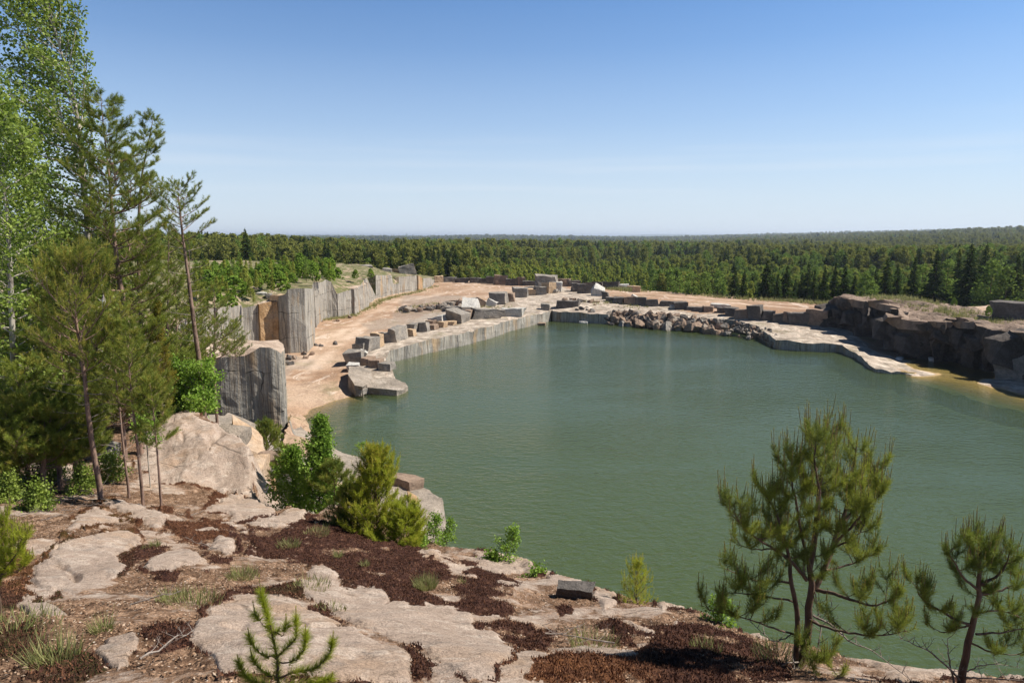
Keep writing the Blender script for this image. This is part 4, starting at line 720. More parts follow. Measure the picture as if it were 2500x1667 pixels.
# angular blocks that break out of the outcrop's face and crest
OM = [stone_mesh('outcrop_block', 1, r_[0], r_[1], m_, 700 + k, .05, .3, 0) for k, (r_, m_) in enumerate([((.7, .8), bpy.data.materials['outcrop_face_shaded']), ((.9, .55), bpy.data.materials['outcrop_face_shaded']), ((.6, 1.1), bpy.data.materials['outcrop_face_shaded']), ((.8, .35), M['outcrop'])])]
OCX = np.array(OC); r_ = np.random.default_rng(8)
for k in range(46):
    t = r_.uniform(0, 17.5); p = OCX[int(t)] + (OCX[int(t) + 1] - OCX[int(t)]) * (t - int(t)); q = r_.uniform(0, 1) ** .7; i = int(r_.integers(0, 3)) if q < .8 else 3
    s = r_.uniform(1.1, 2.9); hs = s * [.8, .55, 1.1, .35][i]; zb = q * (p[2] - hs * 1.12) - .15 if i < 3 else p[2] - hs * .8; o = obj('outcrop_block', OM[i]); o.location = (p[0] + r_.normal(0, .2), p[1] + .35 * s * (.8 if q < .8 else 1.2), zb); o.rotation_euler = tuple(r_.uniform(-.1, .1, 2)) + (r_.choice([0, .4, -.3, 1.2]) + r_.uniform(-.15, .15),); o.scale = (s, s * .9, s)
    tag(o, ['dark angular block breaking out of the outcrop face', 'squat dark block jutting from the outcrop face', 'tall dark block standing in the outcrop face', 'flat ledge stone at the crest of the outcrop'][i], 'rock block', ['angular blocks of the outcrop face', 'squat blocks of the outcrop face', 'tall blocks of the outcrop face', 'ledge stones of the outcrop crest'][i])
# ------------------------------------------------------------------ plants: shared builders
def m_leaf(name, dark, light, tip, trans=0.35, sc=1.5):
    b = NB(name); n = b.noise(b.coord('Object'), sc, 3, 0.6); c = b.ramp(n, [(0.35, dark), (0.65, light)]); c = b.mix(b.attr('tint'), c, tip)
    p = b.n('ShaderNodeBsdfPrincipled'); p.inputs['Roughness'].default_value = 0.55; p.inputs['Specular IOR Level'].default_value = 0.25; b.l(c, p.inputs['Base Color'])
    t = b.n('ShaderNodeBsdfTranslucent'); b.l(c, t.inputs['Color']); m = b.n('ShaderNodeMixShader'); m.inputs[0].default_value = trans
    b.l(p.outputs[0], m.inputs[1]); b.l(t.outputs[0], m.inputs[2]); b.l(m.outputs[0], b.out.inputs['Surface']); return b.m
def m_bark(name, c1, c2, sc=12):
    b = NB(name); n = b.noise(b.coord('Object', (1, 1, .3)), sc, 5, 0.7); return b.done(b.ramp(n, [(0.35, c1), (0.62, c2)]), 0.9, b.bump(n, 0.8, 0.02))
M['needle'] = m_leaf('pine_needles', (0.10, 0.15, 0.024), (0.25, 0.30, 0.045), (0.40, 0.35, 0.07))
M['needle_bright'] = m_leaf('bright_pine_needles', (0.28, 0.34, 0.03), (0.46, 0.50, 0.05), (0.50, 0.44, 0.08), .5)
M['needle_dark'] = m_leaf('dark_pine_needles', (0.10, 0.145, 0.03), (0.29, 0.33, 0.045), (0.48, 0.41, 0.08), .45)
M['leaf_birch'] = m_leaf('birch_leaves', (0.09, 0.15, 0.02), (0.24, 0.32, 0.045), (0.42, 0.48, 0.12), .35)
M['leaf_bright'] = m_leaf('bright_leaves', (0.13, 0.24, 0.025), (0.26, 0.40, 0.05), (0.32, 0.42, 0.08), .4)
M['juniper'] = m_leaf('juniper_needles', (0.11, 0.12, 0.015), (0.25, 0.23, 0.03), (0.4, 0.32, 0.05))
M['grass'] = m_leaf('grass_blades', (0.11, 0.14, 0.03), (0.24, 0.27, 0.07), (0.45, 0.40, 0.2))
M['bark_pine'] = m_bark('pine_bark', (0.10, 0.065, 0.05), (0.30, 0.20, 0.15)); M['bark_dark'] = m_bark('dark_bark', (0.06, 0.04, 0.03), (0.18, 0.115, 0.08)); M['bark_birch'] = m_bark('birch_bark', (0.12, 0.10, 0.085), (0.55, 0.5, 0.42), 6); M['twig_grey'] = m_bark('dead_twig', (0.14, 0.11, 0.09), (0.33, 0.28, 0.24))
def tubes(L, sides=5):
    V = []; Fq = []; n0 = 0; ang = np.arange(sides) * 2 * math.pi / sides
    for P, R_ in L:
        P = np.asarray(P, float); n = len(P); T = np.gradient(P, axis=0); T /= np.maximum(np.linalg.norm(T, axis=1, keepdims=True), 1e-9)
        ref = np.array([0.31, 0.95, 0.05]) if abs(T[0] @ np.array([0.31, 0.95, 0.05])) < .9 else np.array([1., 0, 0])
        U = np.cross(T, ref); U /= np.maximum(np.linalg.norm(U, axis=1, keepdims=True), 1e-9); W = np.cross(T, U)
        ring = P[:, None] + np.asarray(R_)[:, None, None] * (np.cos(ang)[None, :, None] * U[:, None] + np.sin(ang)[None, :, None] * W[:, None]); V.append(ring.reshape(-1, 3))
        i, j = np.meshgrid(np.arange(n - 1), np.arange(sides), indexing='ij'); a = n0 + i * sides + j; c = n0 + i * sides + (j + 1) % sides
        Fq.append(np.stack([a, c, c + sides, a + sides], -1).reshape(-1, 4)); n0 += n * sides
    return np.vstack(V), np.vstack(Fq)
def unit(v): return v / np.maximum(np.linalg.norm(v, axis=-1, keepdims=True), 1e-9)
def needles(P, D, Ls, n, nl, w, r, ang=0.9, tint=None, lo=0.0):
    """n needles round every shoot P..P+D*Ls"""
    m = len(P); D = unit(D); A = unit(np.cross(D, r.normal(size=(m, 3)))); B = np.cross(D, A)
    t = r.uniform(lo, 1, (m, n)); ph = r.uniform(0, 6.283, (m, n)); an = ang * r.uniform(.6, 1.25, (m, n)) * (1.1 - .5 * t)
    base = P[:, None] + D[:, None] * (t * Ls[:, None])[..., None]
    rad = np.cos(ph)[..., None] * A[:, None] + np.sin(ph)[..., None] * B[:, None]
    d = D[:, None] * np.cos(an)[..., None] + rad * np.sin(an)[..., None]; ln = nl * r.uniform(.7, 1.15, (m, n))[..., None]
    s = unit(np.cross(d, r.normal(size=d.shape))) * w / 2; V = np.stack([base - s, base + s, base + d * ln], 2).reshape(-1, 3)
    ti = np.zeros((m, n)) + (0 if tint is None else np.asarray(tint)[:, None]); ti = ti + r.uniform(-.08, .12, ti.shape)
    return V, np.repeat(np.clip(ti, 0, 1).ravel(), 3)
def leaves(P, n, spread, size, r, up=0.3, tint=0.0):
    m = len(P); c = (P[:, None] + r.normal(size=(m, n, 3)) * spread).reshape(-1, 3); k = len(c)
    nr = unit(r.normal(size=(k, 3)) + np.array([0, 0, up])); a = unit(np.cross(nr, r.normal(size=(k, 3)))); b_ = np.cross(nr, a); s = size * r.uniform(.6, 1.2, (k, 1))
    V = np.stack([c - a * s * .5, c + b_ * s * .36, c + a * s * .55, c - b_ * s * .36], 1).reshape(-1, 3)
    return V, np.repeat(np.clip(tint + r.normal(0, .22, k) + .12, 0, 1), 4)
def interp(P, t):
    P = np.asarray(P); s = t * (len(P) - 1); i = min(int(s), len(P) - 2); return P[i] + (P[i + 1] - P[i]) * (s - i)
def smooth_path(P, n=14):
    P = np.asarray(P, float)
    if len(P) < 3: return np.array([interp(P, t) for t in np.linspace(0, 1, n)])
    from_t = np.linspace(0, len(P) - 1, n); out = []
    for s in from_t:
        i = min(int(s), len(P) - 2); u = s - i; p0, p1, p2, p3 = P[max(i - 1, 0)], P[i], P[i + 1], P[min(i + 2, len(P) - 1)]
        out.append(.5 * ((2 * p1) + (-p0 + p2) * u + (2 * p0 - 5 * p1 + 4 * p2 - p3) * u * u + (-p0 + 3 * p1 - 3 * p2 + p3) * u ** 3))
    return np.array(out)
def grow(path, r, nb, prof, t0, el=0.35, curve=0.35, br=0.018, sub=7, sublen=.38, sites=4, wind=(0, 0, 0), t1=1.0, gap=0.0, whorl=0, dead=0.0):
    """side branches on a limb: returns tubes and shoot sites (point, direction)"""
    T = []; S_ = []; DT = []; wind = np.array(wind, float); ph = r.uniform(0, 6)
    for k in range(nb):
        f = (k + r.uniform(0, 1)) / nb
        if whorl: f = (math.floor(f * whorl) + r.uniform(.4, .6)) / whorl
        t = t0 + (t1 - t0) * f; p = interp(path, t); L_ = prof(f) * r.uniform(.65, 1.2)
        if r.uniform() < gap or L_ < .03: continue
        az = ph + k * 2.4 + r.uniform(-.4, .4); e = el * (0.5 + f) + r.uniform(-.15, .15); d = np.array([math.cos(az) * math.cos(e), math.sin(az) * math.cos(e), math.sin(e)]) + wind; d /= np.linalg.norm(d)
        n = 7; s = np.linspace(0, 1, n); side = np.cross(d, [0, 0, 1.0]); bend = r.uniform(-.15, .15)
        P = p + L_ * (s[:, None] * d + (curve * s ** 2)[:, None] * np.array([0, 0, 1.0]) + (bend * np.sin(s * 3))[:, None] * side); rr = max(br * L_, .0035)
        isdead = r.uniform() < dead
        (DT if isdead else T).append((P, rr * (1 - .85 * s)))
        ns = max(2, int(sub * min(1.2, L_ / max(prof(.4), .1)) + .5))
        for q in range(ns):
            u = .25 + .75 * (q + r.uniform(0, 1)) / ns; b0 = interp(P, u); dl = unit(interp(P, min(1, u + .1)) - interp(P, max(0, u - .1))); sd = unit(np.cross(dl, [0, 0, 1.0])) * (1 if q % 2 else -1)
            l2 = L_ * sublen * (1.15 - .7 * u) * r.uniform(.6, 1.2); dd = unit(dl * .9 + sd * r.uniform(.5, 1.1) + np.array([0, 0, r.uniform(-.1, .45)]) + wind * .5); e2 = b0 + dd * l2 + np.array([0, 0, .12 * l2])
            (DT if isdead else T).append((np.array([b0, (b0 + e2) / 2 + r.normal(size=3) * .03 * l2, e2]), np.array([rr * .4, rr * .3, rr * .15])))
            if isdead: continue
            for w in range(sites):
                v = (w + .8) / sites; S_.append(np.concatenate([b0 + (e2 - b0) * v + r.normal(size=3) * l2 * .06, unit(dd + r.normal(size=3) * .35 + np.array([0, 0, .35])), [v]]))
        if not isdead: S_.append(np.concatenate([P[-1], unit(P[-1] - P[-2] + [0, 0, .2 * L_]), [1.0]]))
    return T, np.array(S_) if S_ else np.zeros((0, 7)), DT
def add_parts(root, prefix, wood, wood_mat, fol, fol_mat, dead=None, sides=6, names=('trunk', 'crown', 'dead_branches')):
    org = np.array(root.location)
    V, Fq = tubes(wood, sides); obj(names[0], mesh_np(prefix + '_trunk', V - org, [Fq], [wood_mat], smooth=True), root)
    if fol is not None:
        V, ti = fol; k = 3 if fol_mat.get('tri') else 4; me = mesh_np(prefix + '_crown', V - org, [np.arange(len(V)).reshape(-1, k)], [fol_mat], attrs={'tint': ti}); obj(names[1], me, root)
    if dead: V, Fq = tubes(dead, 4); o = obj(names[2], mesh_np(prefix + '_dead', V - org, [Fq], [M['twig_grey']], smooth=True), root); o['label'] = 'bare grey dead twigs'
for k in ('needle', 'needle_bright', 'needle_dark', 'juniper', 'grass'): M[k]['tri'] = 1
def px_path(pts, y, n=14): return smooth_path([At(a, c, y + (pts_[0] if pts_ else 0)) for a, c, *pts_ in pts], n)
def to_ground(path, hz):
    p = path[0].copy(); p[2] = hz - .1; return np.vstack([p, path])
def cat2(A_, B_): return np.vstack([a for a in A_ if len(a)]), np.concatenate([c for c in B_ if len(c)])

def pine(name, label, pts, y, r0, prof, nb, t0, mat='needle', nl=.075, nw=.005, nn=30, sl=.10, el=.35, seed=1, sites=4, sub=7, wind=(0, 0, 0), hz=None, group=None, tip=.15, dead_n=0, dead_len=.6, whorl=0, gap=0, bark='bark_pine', curve=.3, dead=0, sublen=.38, candle=0, cat='pine tree'):
    r = np.random.default_rng(seed); path = px_path(pts, y); hz = fg_z(path[0][0], path[0][1]) if hz is None else hz
    if path[0][2] > hz: path = to_ground(path, hz)
    root = thing(name, label, cat, tuple(np.round([path[0][0], path[0][1], hz], 3)), group)
    R_ = r0 * (1 - np.linspace(0, 1, len(path)) ** 1.1 * .93); T, S_, DT = grow(path, r, nb, prof, t0, el, curve, sites=sites, sub=sub, wind=wind, whorl=whorl, gap=gap, dead=dead, sublen=sublen)
    if dead_n: T2, S2, _ = grow(path, r, dead_n, lambda f: dead_len * (.5 + .5 * f), .12, .1, .1, t1=max(.2, t0), sub=4, br=.012); DT = DT + T2
    top = path[-1]; S_ = np.vstack([S_, np.concatenate([top, [0, 0, 1, 1.0]])[None]])
    P, D, v = S_[:, :3], S_[:, 3:6], S_[:, 6]; tint = np.where(r.uniform(0, 1, len(P)) < tip, .7, .0) * v + r.uniform(0, .15, len(P))
    F_ = [needles(P, D, np.full(len(P), sl), nn, nl, nw, r, tint=tint)]
    if candle:
        k = v > .7; Pc = (P + D * sl)[k]; F_.append(needles(Pc, unit(D[k] * .3 + np.array([0, 0, 1])), np.full(k.sum(), candle), max(6, nn // 2), nl * .35, nw * 1.3, r, ang=.35, tint=np.full(k.sum(), .95)))
    add_parts(root, name, [(path, R_)] + T, M[bark], cat2([f[0] for f in F_], [f[1] for f in F_]), M[mat], DT)
    return root
def broadleaf(name, label, pts, y, r0, prof, nb, t0, mat='leaf_birch', size=.05, nleaf=7, spread=.07, el=.5, curve=-.05, seed=1, sites=4, sub=7, wind=(0, 0, 0), hz=None, group=None, bark='bark_birch', cat='birch tree', gap=0, sublen=.38):
    r = np.random.default_rng(seed); path = px_path(pts, y); hz = fg_z(path[0][0], path[0][1]) if hz is None else hz
    if path[0][2] > hz: path = to_ground(path, hz)
    root = thing(name, label, cat, tuple(np.round([path[0][0], path[0][1], hz], 3)), group)
    T, S_, DT = grow(path, r, nb, prof, t0, el, curve, sites=sites, sub=sub, wind=wind, gap=gap, br=.014, sublen=sublen)
    P = S_[:, :3]; fol = leaves(P, nleaf, spread, size, r)
    add_parts(root, name, [(path, r0 * (1 - np.linspace(0, 1, len(path)) * .9))] + T, M[bark], fol, M[mat], DT); return root

hump = lambda a, c, p=1.0: (lambda f: a * (c + (1 - c) * math.sin(math.pi * min(1, f * .92 + .08)) ** p))
cone = lambda a, c: (lambda f: a * (1 - f) ** .8 + c)
# ------------------------------------------------------------------ trees on the left
GL = 'trees on the left slope'
broadleaf('birch_tree', 'tallest birch on the left, its open windblown top reaching the upper edge of the photo', [(232, 960), (226, 800), (216, 600), (204, 430), (195, 330), (178, 230), (150, 130), (128, 50), (112, -25)], 17, .09, lambda f: 2.0 * (1 - f) ** .6 + .35, 95, .05, size=.085, nleaf=9, spread=.10, wind=(-.75, 0, .05), seed=11, sites=4, sub=9, el=.45, curve=.0, group=GL)
broadleaf('birch_tree', 'dense birch cut by the left edge of the photo', [(35, 960), (30, 800), (22, 600), (10, 450), (0, 350), (-12, 262)], 14.5, .07, lambda f: 1.15 * (1 - f) ** .5 + .3, 80, .05, size=.08, nleaf=8, spread=.10, wind=(-.1, 0, .05), seed=12, sub=8, group=GL)
broadleaf('birch_tree', 'birch with paler leaves behind the left edge pines', [(110, 960), (105, 850), (95, 700), (85, 560), (70, 430)], 19, .06, lambda f: 1.5 * (1 - f) ** .5 + .4, 70, .05, size=.085, nleaf=8, spread=.11, wind=(-.2, 0, 0), seed=13, group=GL)
pine('pine_tree', 'tallest pine on the left with a reddish double trunk beside the tall birch', [(335, 1000), (322, 880), (310, 780), (297, 715), (286, 640), (277, 560), (270, 470), (262, 390), (254, 320), (246, 238)], 16.5, .085, lambda f: 1.45 * min(1, .45 + 2 * f) * (1 - f) ** .62 + .16, 100, .16, seed=21, nn=38, nl=.085, nw=.007, sl=.13, sub=11, sites=5, dead_n=8, dead_len=.7, whorl=17, group=GL, gap=.04, wind=(.12, 0, 0), el=.12, curve=.4)
pine('pine_tree', 'pine just behind the tallest one, its side branches reaching far right', [(372, 1000), (350, 860), (340, 700), (338, 560), (345, 440), (362, 350), (374, 290)], 18.5, .07, lambda f: .95 * (1 - f) ** .8 + .14, 54, .15, seed=22, nn=38, nl=.085, nw=.007, sl=.13, whorl=14, group=GL, gap=.1, sub=9, curve=.45, el=.15)
pine('pine_tree', 'slender pine with a bare grey trunk and a thin tufted top next to the sky', [(494, 955), (486, 880), (476, 810), (466, 730), (456, 650), (447, 585), (441, 530), (437, 495), (434, 458)], 20, .085, lambda f: .85 * (1 - f) ** .6 + .25, 24, .62, seed=23, nn=38, nl=.08, nw=.007, sl=.12, dead_n=26, dead_len=1.0, group=GL, bark='bark_pine', wind=(0, 0, .1), sub=6)
pine('pine_tree', 'pine with yellowish new shoots standing in front of the others', [(243, 1185), (226, 1090), (214, 1000), (208, 930), (196, 850), (188, 800), (183, 740), (178, 690), (174, 650)], 12.5, .055, lambda f: .85 * math.sin(math.pi * min(1, .3 + f * .66)) ** .8 + .05, 52, .42, mat='needle', seed=24, nn=44, nl=.075, nw=.005, sl=.13, sub=9, tip=.55, el=.6, dead_n=22, dead_len=.75, whorl=10, group=GL, candle=.09)
pine('pine_tree', 'thin young pine trunk second from the right in the front group', [(346, 1192), (337, 1100), (326, 1010), (318, 930), (312, 860), (306, 800)], 12.4, .032, lambda f: .5 * (1 - f) ** .5 + .1, 34, .45, seed=25, nn=34, nl=.07, nw=.005, tip=.3, dead_n=9, dead_len=.5, group=GL, el=.5)
pine('pine_tree', 'thin dark young pine third from the right in the front group', [(313, 1188), (301, 1090), (292, 1000), (284, 930), (276, 860), (270, 800)], 13, .028, lambda f: .5 * (1 - f) ** .5 + .1, 30, .4, seed=26, nn=34, nl=.07, nw=.005, dead_n=8, group=GL, el=.45)
pine('pine_tree', 'shortest thin pine at the right end of the front group', [(392, 1212), (386, 1130), (379, 1050), (372, 985), (366, 935)], 12.3, .025, lambda f: .38 * (1 - f) ** .5 + .08, 24, .4, seed=27, nn=34, nl=.065, nw=.005, tip=.25, dead_n=5, group=GL, el=.5)
pine('pine_tree', 'low pine with drooping side branches left of the yellowish one', [(165, 1130), (160, 1000), (150, 880), (143, 780), (138, 720)], 15, .05, lambda f: .95 * (1 - f) ** .6 + .2, 50, .2, seed=28, nn=38, nl=.08, nw=.006, dead_n=8, group=GL, el=.15, sub=8)
for k, (a, y, w, hh, mt, lab) in enumerate([((20, 1010, 15, 620), 20, 1.5, 60, 'needle_dark', 'dark pine behind the birch at the left edge'), ((150, 1000, 150, 520), 22, 1.6, 60, 'needle_dark', 'dark pine filling the gap between birch and tallest pine'), ((400, 990, 412, 560), 24, 1.5, 56, 'needle', 'broad pine behind the slender bare trunk'),
        ((455, 900, 462, 590), 27, 1.4, 46, 'needle', 'rear pine showing to the right of the slender trunk'), ((350, 990, 330, 640), 20, 1.2, 46, 'needle', 'mid height pine between the tall trunks'), ((520, 880, 522, 700), 34, 1.5, 40, 'needle', 'bushy pine at the rim of the quarry wall'), ((60, 1080, 60, 900), 13.5, 1.0, 36, 'needle', 'spreading low pine in the left undergrowth'),
        ((140, 1100, 135, 960), 13, .8, 30, 'needle', 'young pine in the undergrowth below the yellowish one'), ((440, 950, 440, 840), 22, 1.0, 30, 'needle', 'small pine beside the foot of the slender trunk'), ((430, 930, 425, 640), 26, 1.4, 50, 'needle', 'pine filling the space behind the slender trunk'), ((240, 1050, 235, 800), 17, 1.3, 46, 'needle_dark', 'shaded pine behind the yellowish one'), ((90, 1000, 92, 700), 17, 1.3, 50, 'needle', 'pine between the left edge birch and the yellowish pine'), ((300, 1040, 300, 880), 16, 1.0, 40, 'needle', 'low pine between the thin front trunks'), ((30, 1150, 28, 985), 12.2, .9, 40, 'needle', 'low bushy pine at the far left edge of the undergrowth'), ((105, 1150, 108, 1010), 12.4, .75, 36, 'needle', 'low bushy pine in front of the dark shaded rock'), ((185, 1130, 180, 1000), 13.2, .6, 30, 'needle', 'low pine touching the stem of the yellowish pine'), ((455, 985, 450, 880), 21, .7, 26, 'needle', 'little pine left of the bright leafy bush')]):
    pine('pine_tree', lab, [(a[0], a[1]), (a[0] * .6 + a[2] * .4 + 4, a[1] * .6 + a[3] * .4), (a[2], a[3])], y, .05 if k > 5 else .08, (lambda w: lambda f: w * (1 - f) ** .6 + .15)(w), hh, .06, mat=mt, seed=40 + k, nn=38, nl=.09, nw=.008, sl=.13, group=GL, sub=9, tip=.2, el=.3)
pine('pine_sapling', 'bluish green young pine growing at the cliff edge before the orange rock', [(576, 880), (573, 830), (571, 785)], 43, .03, lambda f: .9 * (1 - f) + .12, 36, .05, seed=52, nn=14, nl=.12, nw=.012, sl=.15, hz=6.4, group=GL, cat='pine sapling')
pine('juniper', 'dense yellow green juniper between the pine trunks', [(392, 960), (388, 860), (384, 740)], 18.5, .05, lambda f: .42 * (1 - f) ** .5 + .08, 120, .02, mat='juniper', seed=55, nn=16, nl=.045, nw=.009, sl=.09, sub=8, sites=3, el=1.0, tip=.5, group=GL, cat='juniper')
broadleaf('leafy_bush', 'bright green leafy bush at the foot of the slender pine', [(472, 1015), (470, 980), (474, 925)], 20, .03, lambda f: .85, 44, .02, mat='leaf_bright', size=.085, nleaf=7, spread=.08, seed=61, cat='bush', el=.6)
broadleaf('leafy_bush', 'small yellow green leafy sapling behind the thin pine trunks', [(358, 1080), (358, 1050), (357, 1025)], 14, .012, lambda f: .25, 14, .1, mat='leaf_bright', size=.05, nleaf=5, spread=.05, seed=62, cat='bush')
for k, (px, py, y, s, lab) in enumerate([(20, 1195, 11.5, .26, 'low leafy shrub with fine twigs at the left edge'), (90, 1215, 11, .32, 'small leafy shoot among fallen twigs'), (20, 870, 17, 1.0, 'leafy bush under the birch at the left edge'), (100, 900, 18, 1.0, 'leafy undergrowth bush behind the low pine'), (10, 1060, 13, .6, 'pine green bush beside the dark shaded rock'), (120, 1040, 13.5, .5, 'fine leafed bush below the low pine'), (200, 1120, 12.8, .35, 'knee high leafy shrub behind the yellowish pine stem'), (270, 1090, 14, .45, 'grey green shrub between two thin trunks')]):
    g_ = At(px, py, y); g_[2] = fg_z(g_[0], g_[1]); py = float(project(g_[None])[0, 1])
    broadleaf('leafy_bush', lab, [(px, py), (px + 2, py - 25), (px, py - 60)], y, .02, (lambda s: lambda f: s * (.35 + .65 * (1 - f)))(s * .8), 22, .02, mat='leaf_birch', size=.045, nleaf=5, spread=.06, seed=70 + k, cat='bush', group='undergrowth on the left')
# ------------------------------------------------------------------ plants at the rim and below it
broadleaf('birch_tree', 'bright green young birch with a spire top standing below the rim', [(776, 1290), (779, 1230), (782, 1150), (783, 1080), (786, 1034)], 14.6, .035, lambda f: .66 * (1 - f) ** .75 + .07, 85, .12, mat='leaf_bright', size=.06, nleaf=7, spread=.06, seed=81, hz=4.9, el=.9, curve=.25, bark='bark_dark', sub=7)
broadleaf('birch_tree', 'lower leafy birch stem left of the spire topped one', [(716, 1290), (714, 1230), (716, 1160), (722, 1110)], 15, .025, lambda f: .5 * (1 - f) ** .6 + .1, 44, .3, mat='leaf_bright', size=.06, nleaf=6, spread=.06, seed=82, hz=4.9, el=.9, bark='bark_dark')
pine('pine_tree', 'bright yellow green pine on the rim beside the young birch', [(924, 1318), (920, 1260), (917, 1200), (915, 1150), (914, 1112)], 11.9, .035, lambda f: .68 * (1 - f) ** .8 + .05, 66, .02, mat='needle_bright', seed=83, nn=44, nl=.07, nw=.005, sl=.12, hz=8.1, el=.75, curve=.35, tip=.35, sub=8, candle=.07, bark='bark_dark')
pine('pine_tree', 'duller green side pine touching the left of the bright yellow green one', [(868, 1310), (866, 1250), (864, 1200)], 12.2, .025, lambda f: .48 * (1 - f) ** .5 + .05, 40, .05, mat='needle', seed=84, nn=42, nl=.065, nw=.005, sl=.11, hz=8.0, el=.6)
pine('pine_tree', 'low yellow green pine leaning out on the right of the bright one', [(975, 1355), (985, 1310), (1000, 1262)], 11.3, .02, lambda f: .5 * (1 - f) ** .5 + .06, 40, .05, mat='needle_bright', seed=85, nn=42, nl=.065, nw=.005, sl=.11, hz=8.1, el=.6)
pine('pine_sapling', 'thin pine with a bare reddish stem between birch and bright pine', [(818, 1285), (816, 1230), (817, 1180), (812, 1140)], 14.2, .022, lambda f: .42 * (1 - f) + .08, 22, .5, seed=86, nn=34, nl=.07, nw=.005, hz=4.9, el=.5, cat='pine sapling', bark='bark_dark')
pine('pine_sapling', 'thin pine sapling in front of the orange boulder', [(702, 1245), (700, 1180), (702, 1130), (700, 1098)], 16, .02, lambda f: .42 * (1 - f) + .08, 22, .4, seed=87, nn=34, nl=.07, nw=.005, hz=5.2, el=.5, cat='pine sapling', bark='bark_dark')
pine('pine_sapling', 'loose green pine bush against the foot of the striped cliff', [(652, 1105), (650, 1080), (652, 1045)], 24, .025, lambda f: .65 * (1 - f) + .2, 36, .02, seed=88, nn=38, nl=.09, nw=.007, hz=6.5, cat='pine sapling', el=.7)
for k, (x0, y0, x1, y1, y, s, hz, lab) in enumerate([(1052, 1342, 1068, 1268, 11.9, .33, 8.0, 'leafy birch sapling at the rim below the low shelf'), (1088, 1335, 1102, 1272, 12.2, .17, 8.0, 'thin airy birch shoot over the water right of the rim sapling'), (1222, 1398, 1258, 1298, 10.3, .3, None, 'leaning leafy willow sapling on the rim of the bluff'),
        (1195, 1395, 1205, 1360, 10.2, .22, None, 'low leafy clump left of the leaning willow sapling'), (1308, 1448, 1316, 1400, 9.3, .26, None, 'pale twiggy bush with tiny leaves on the rim'), (1350, 1470, 1350, 1445, 8.8, .14, None, 'small bright clump beside the dark brick shaped stone'), (1760, 1548, 1765, 1478, 6.6, .2, None, 'small leafy sapling in front of the big pine'),
        (880, 1110, 885, 1085, 32, .5, 1.8, 'tiny tree growing on the low shelf by the water'), (1015, 1350, 1030, 1320, 11.6, .25, 8.0, 'leafy clump under the low yellow green pine')]):
    broadleaf('sapling', lab, [(x0, y0), ((x0 + x1) / 2, (y0 + y1) / 2), (x1, y1)], y, .008, (lambda s: lambda f: s * (1 - f) ** .5 + .04)(s), 26 if s > .2 else 14, .05, mat='leaf_bright', size=.038, nleaf=4, spread=.03, seed=90 + k, hz=hz, el=.9, bark='bark_dark', cat='sapling', group='saplings along the rim', sites=3, sub=5)
pine('pine_sapling', 'small pointed pine on the rim in the middle of the lower photo', [(1553, 1532), (1553, 1480), (1555, 1430), (1556, 1386)], 7.7, .012, lambda f: .26 * (1 - f) ** .7 + .03, 40, .08, mat='needle_bright', seed=101, nn=34, nl=.035, nw=.0028, sl=.08, el=.75, tip=.3, cat='pine sapling', bark='bark_dark', candle=.05, sites=2, sub=4)
# ------------------------------------------------------------------ the two pines in the right foreground and the seedling at the bottom
def skeleton_pine(name, label, limbs, y, seed, mat='needle_dark', nl=.05, nw=.0022, nn=70, sl=.10, cdl=.13, cat='pine tree', cd_tint=.9, dens=1.0, hz=None):
    """limbs: (points (px, py, depth offset), radius, foliage from, twig length, dead?)"""
    r = np.random.default_rng(seed); W = []; Dd = []; SS = []
    base = At(limbs[0][0][0][0], limbs[0][0][0][1], y); hz = fg_z(base[0], base[1]) if hz is None else hz
    for pts, r0, f0, tw, dead_ in limbs:
        path = px_path(pts, y, 16)
        if not W and path[0][2] > hz - .05: path = to_ground(path, hz)
        Ln = np.linalg.norm(np.diff(path, axis=0), axis=1).sum(); s = np.linspace(0, 1, len(path))
        (Dd if dead_ else W).append((path + r.normal(size=path.shape) * .003, r0 * (1 - .8 * s)))
        if tw:
            T, S_, _ = grow(path, r, max(3, int(Ln * (1 - f0) * 24 * dens)), lambda f: tw * (1 - .35 * f), f0, .55, .35, br=.022, sub=4, sublen=.6, sites=2)
            if tw <= .06 and not dead_:
                m_ = max(2, int(Ln * (1 - f0) / .028)); q_ = np.array([interp(path, f0 + (1 - f0) * t) for t in np.linspace(0, .97, m_)]); tg = unit(np.gradient(q_, axis=0)) if m_ > 1 else q_
                SS.append(np.column_stack([q_, tg, np.full(m_, .5)])); SS.append(np.concatenate([path[-1], unit(path[-1] - path[-2]), [1.0]])[None]); T = []
            elif dead_: Dd += T
            else: W += T; SS.append(S_); SS.append(np.concatenate([path[-1], unit(path[-1] - path[-2]), [1.0]])[None])
    S_ = np.vstack(SS); P, D, v = S_[:, :3], unit(S_[:, 3:6] + np.array([0, 0, .3])), S_[:, 6]; n = len(P); tint = r.uniform(0, .12, n)
    F_ = [needles(P - D * sl * .5, D, np.full(n, sl), nn, nl, nw, r, ang=1.05, tint=tint)]; k = v > .7; hgt = P[k][:, 2]; hi = (hgt - hgt.min()) / max(np.ptp(hgt), .1)
    Pc = (P + D * sl * .45)[k]; Dc = unit(D[k] * .35 + np.array([0, 0, 1.0])); Lc = cdl * (.35 + .75 * hi) * r.uniform(.6, 1.2, k.sum())
    F_.append(needles(Pc, Dc, Lc, max(20, nn // 2), nl * .34, nw * 1.1, r, ang=.4, tint=np.full(k.sum(), .8) * cd_tint))
    W += [(np.array([a, a + d * l * .5, a + d * l]), np.array([.0018, .0018, .001])) for a, d, l in zip(Pc, Dc, Lc)]
    root = thing(name, label, cat, tuple(np.round([base[0], base[1], hz], 3))); add_parts(root, name, W, M['bark_dark'], cat2([f[0] for f in F_], [f[1] for f in F_]), M[mat], Dd, sides=7)
    return root
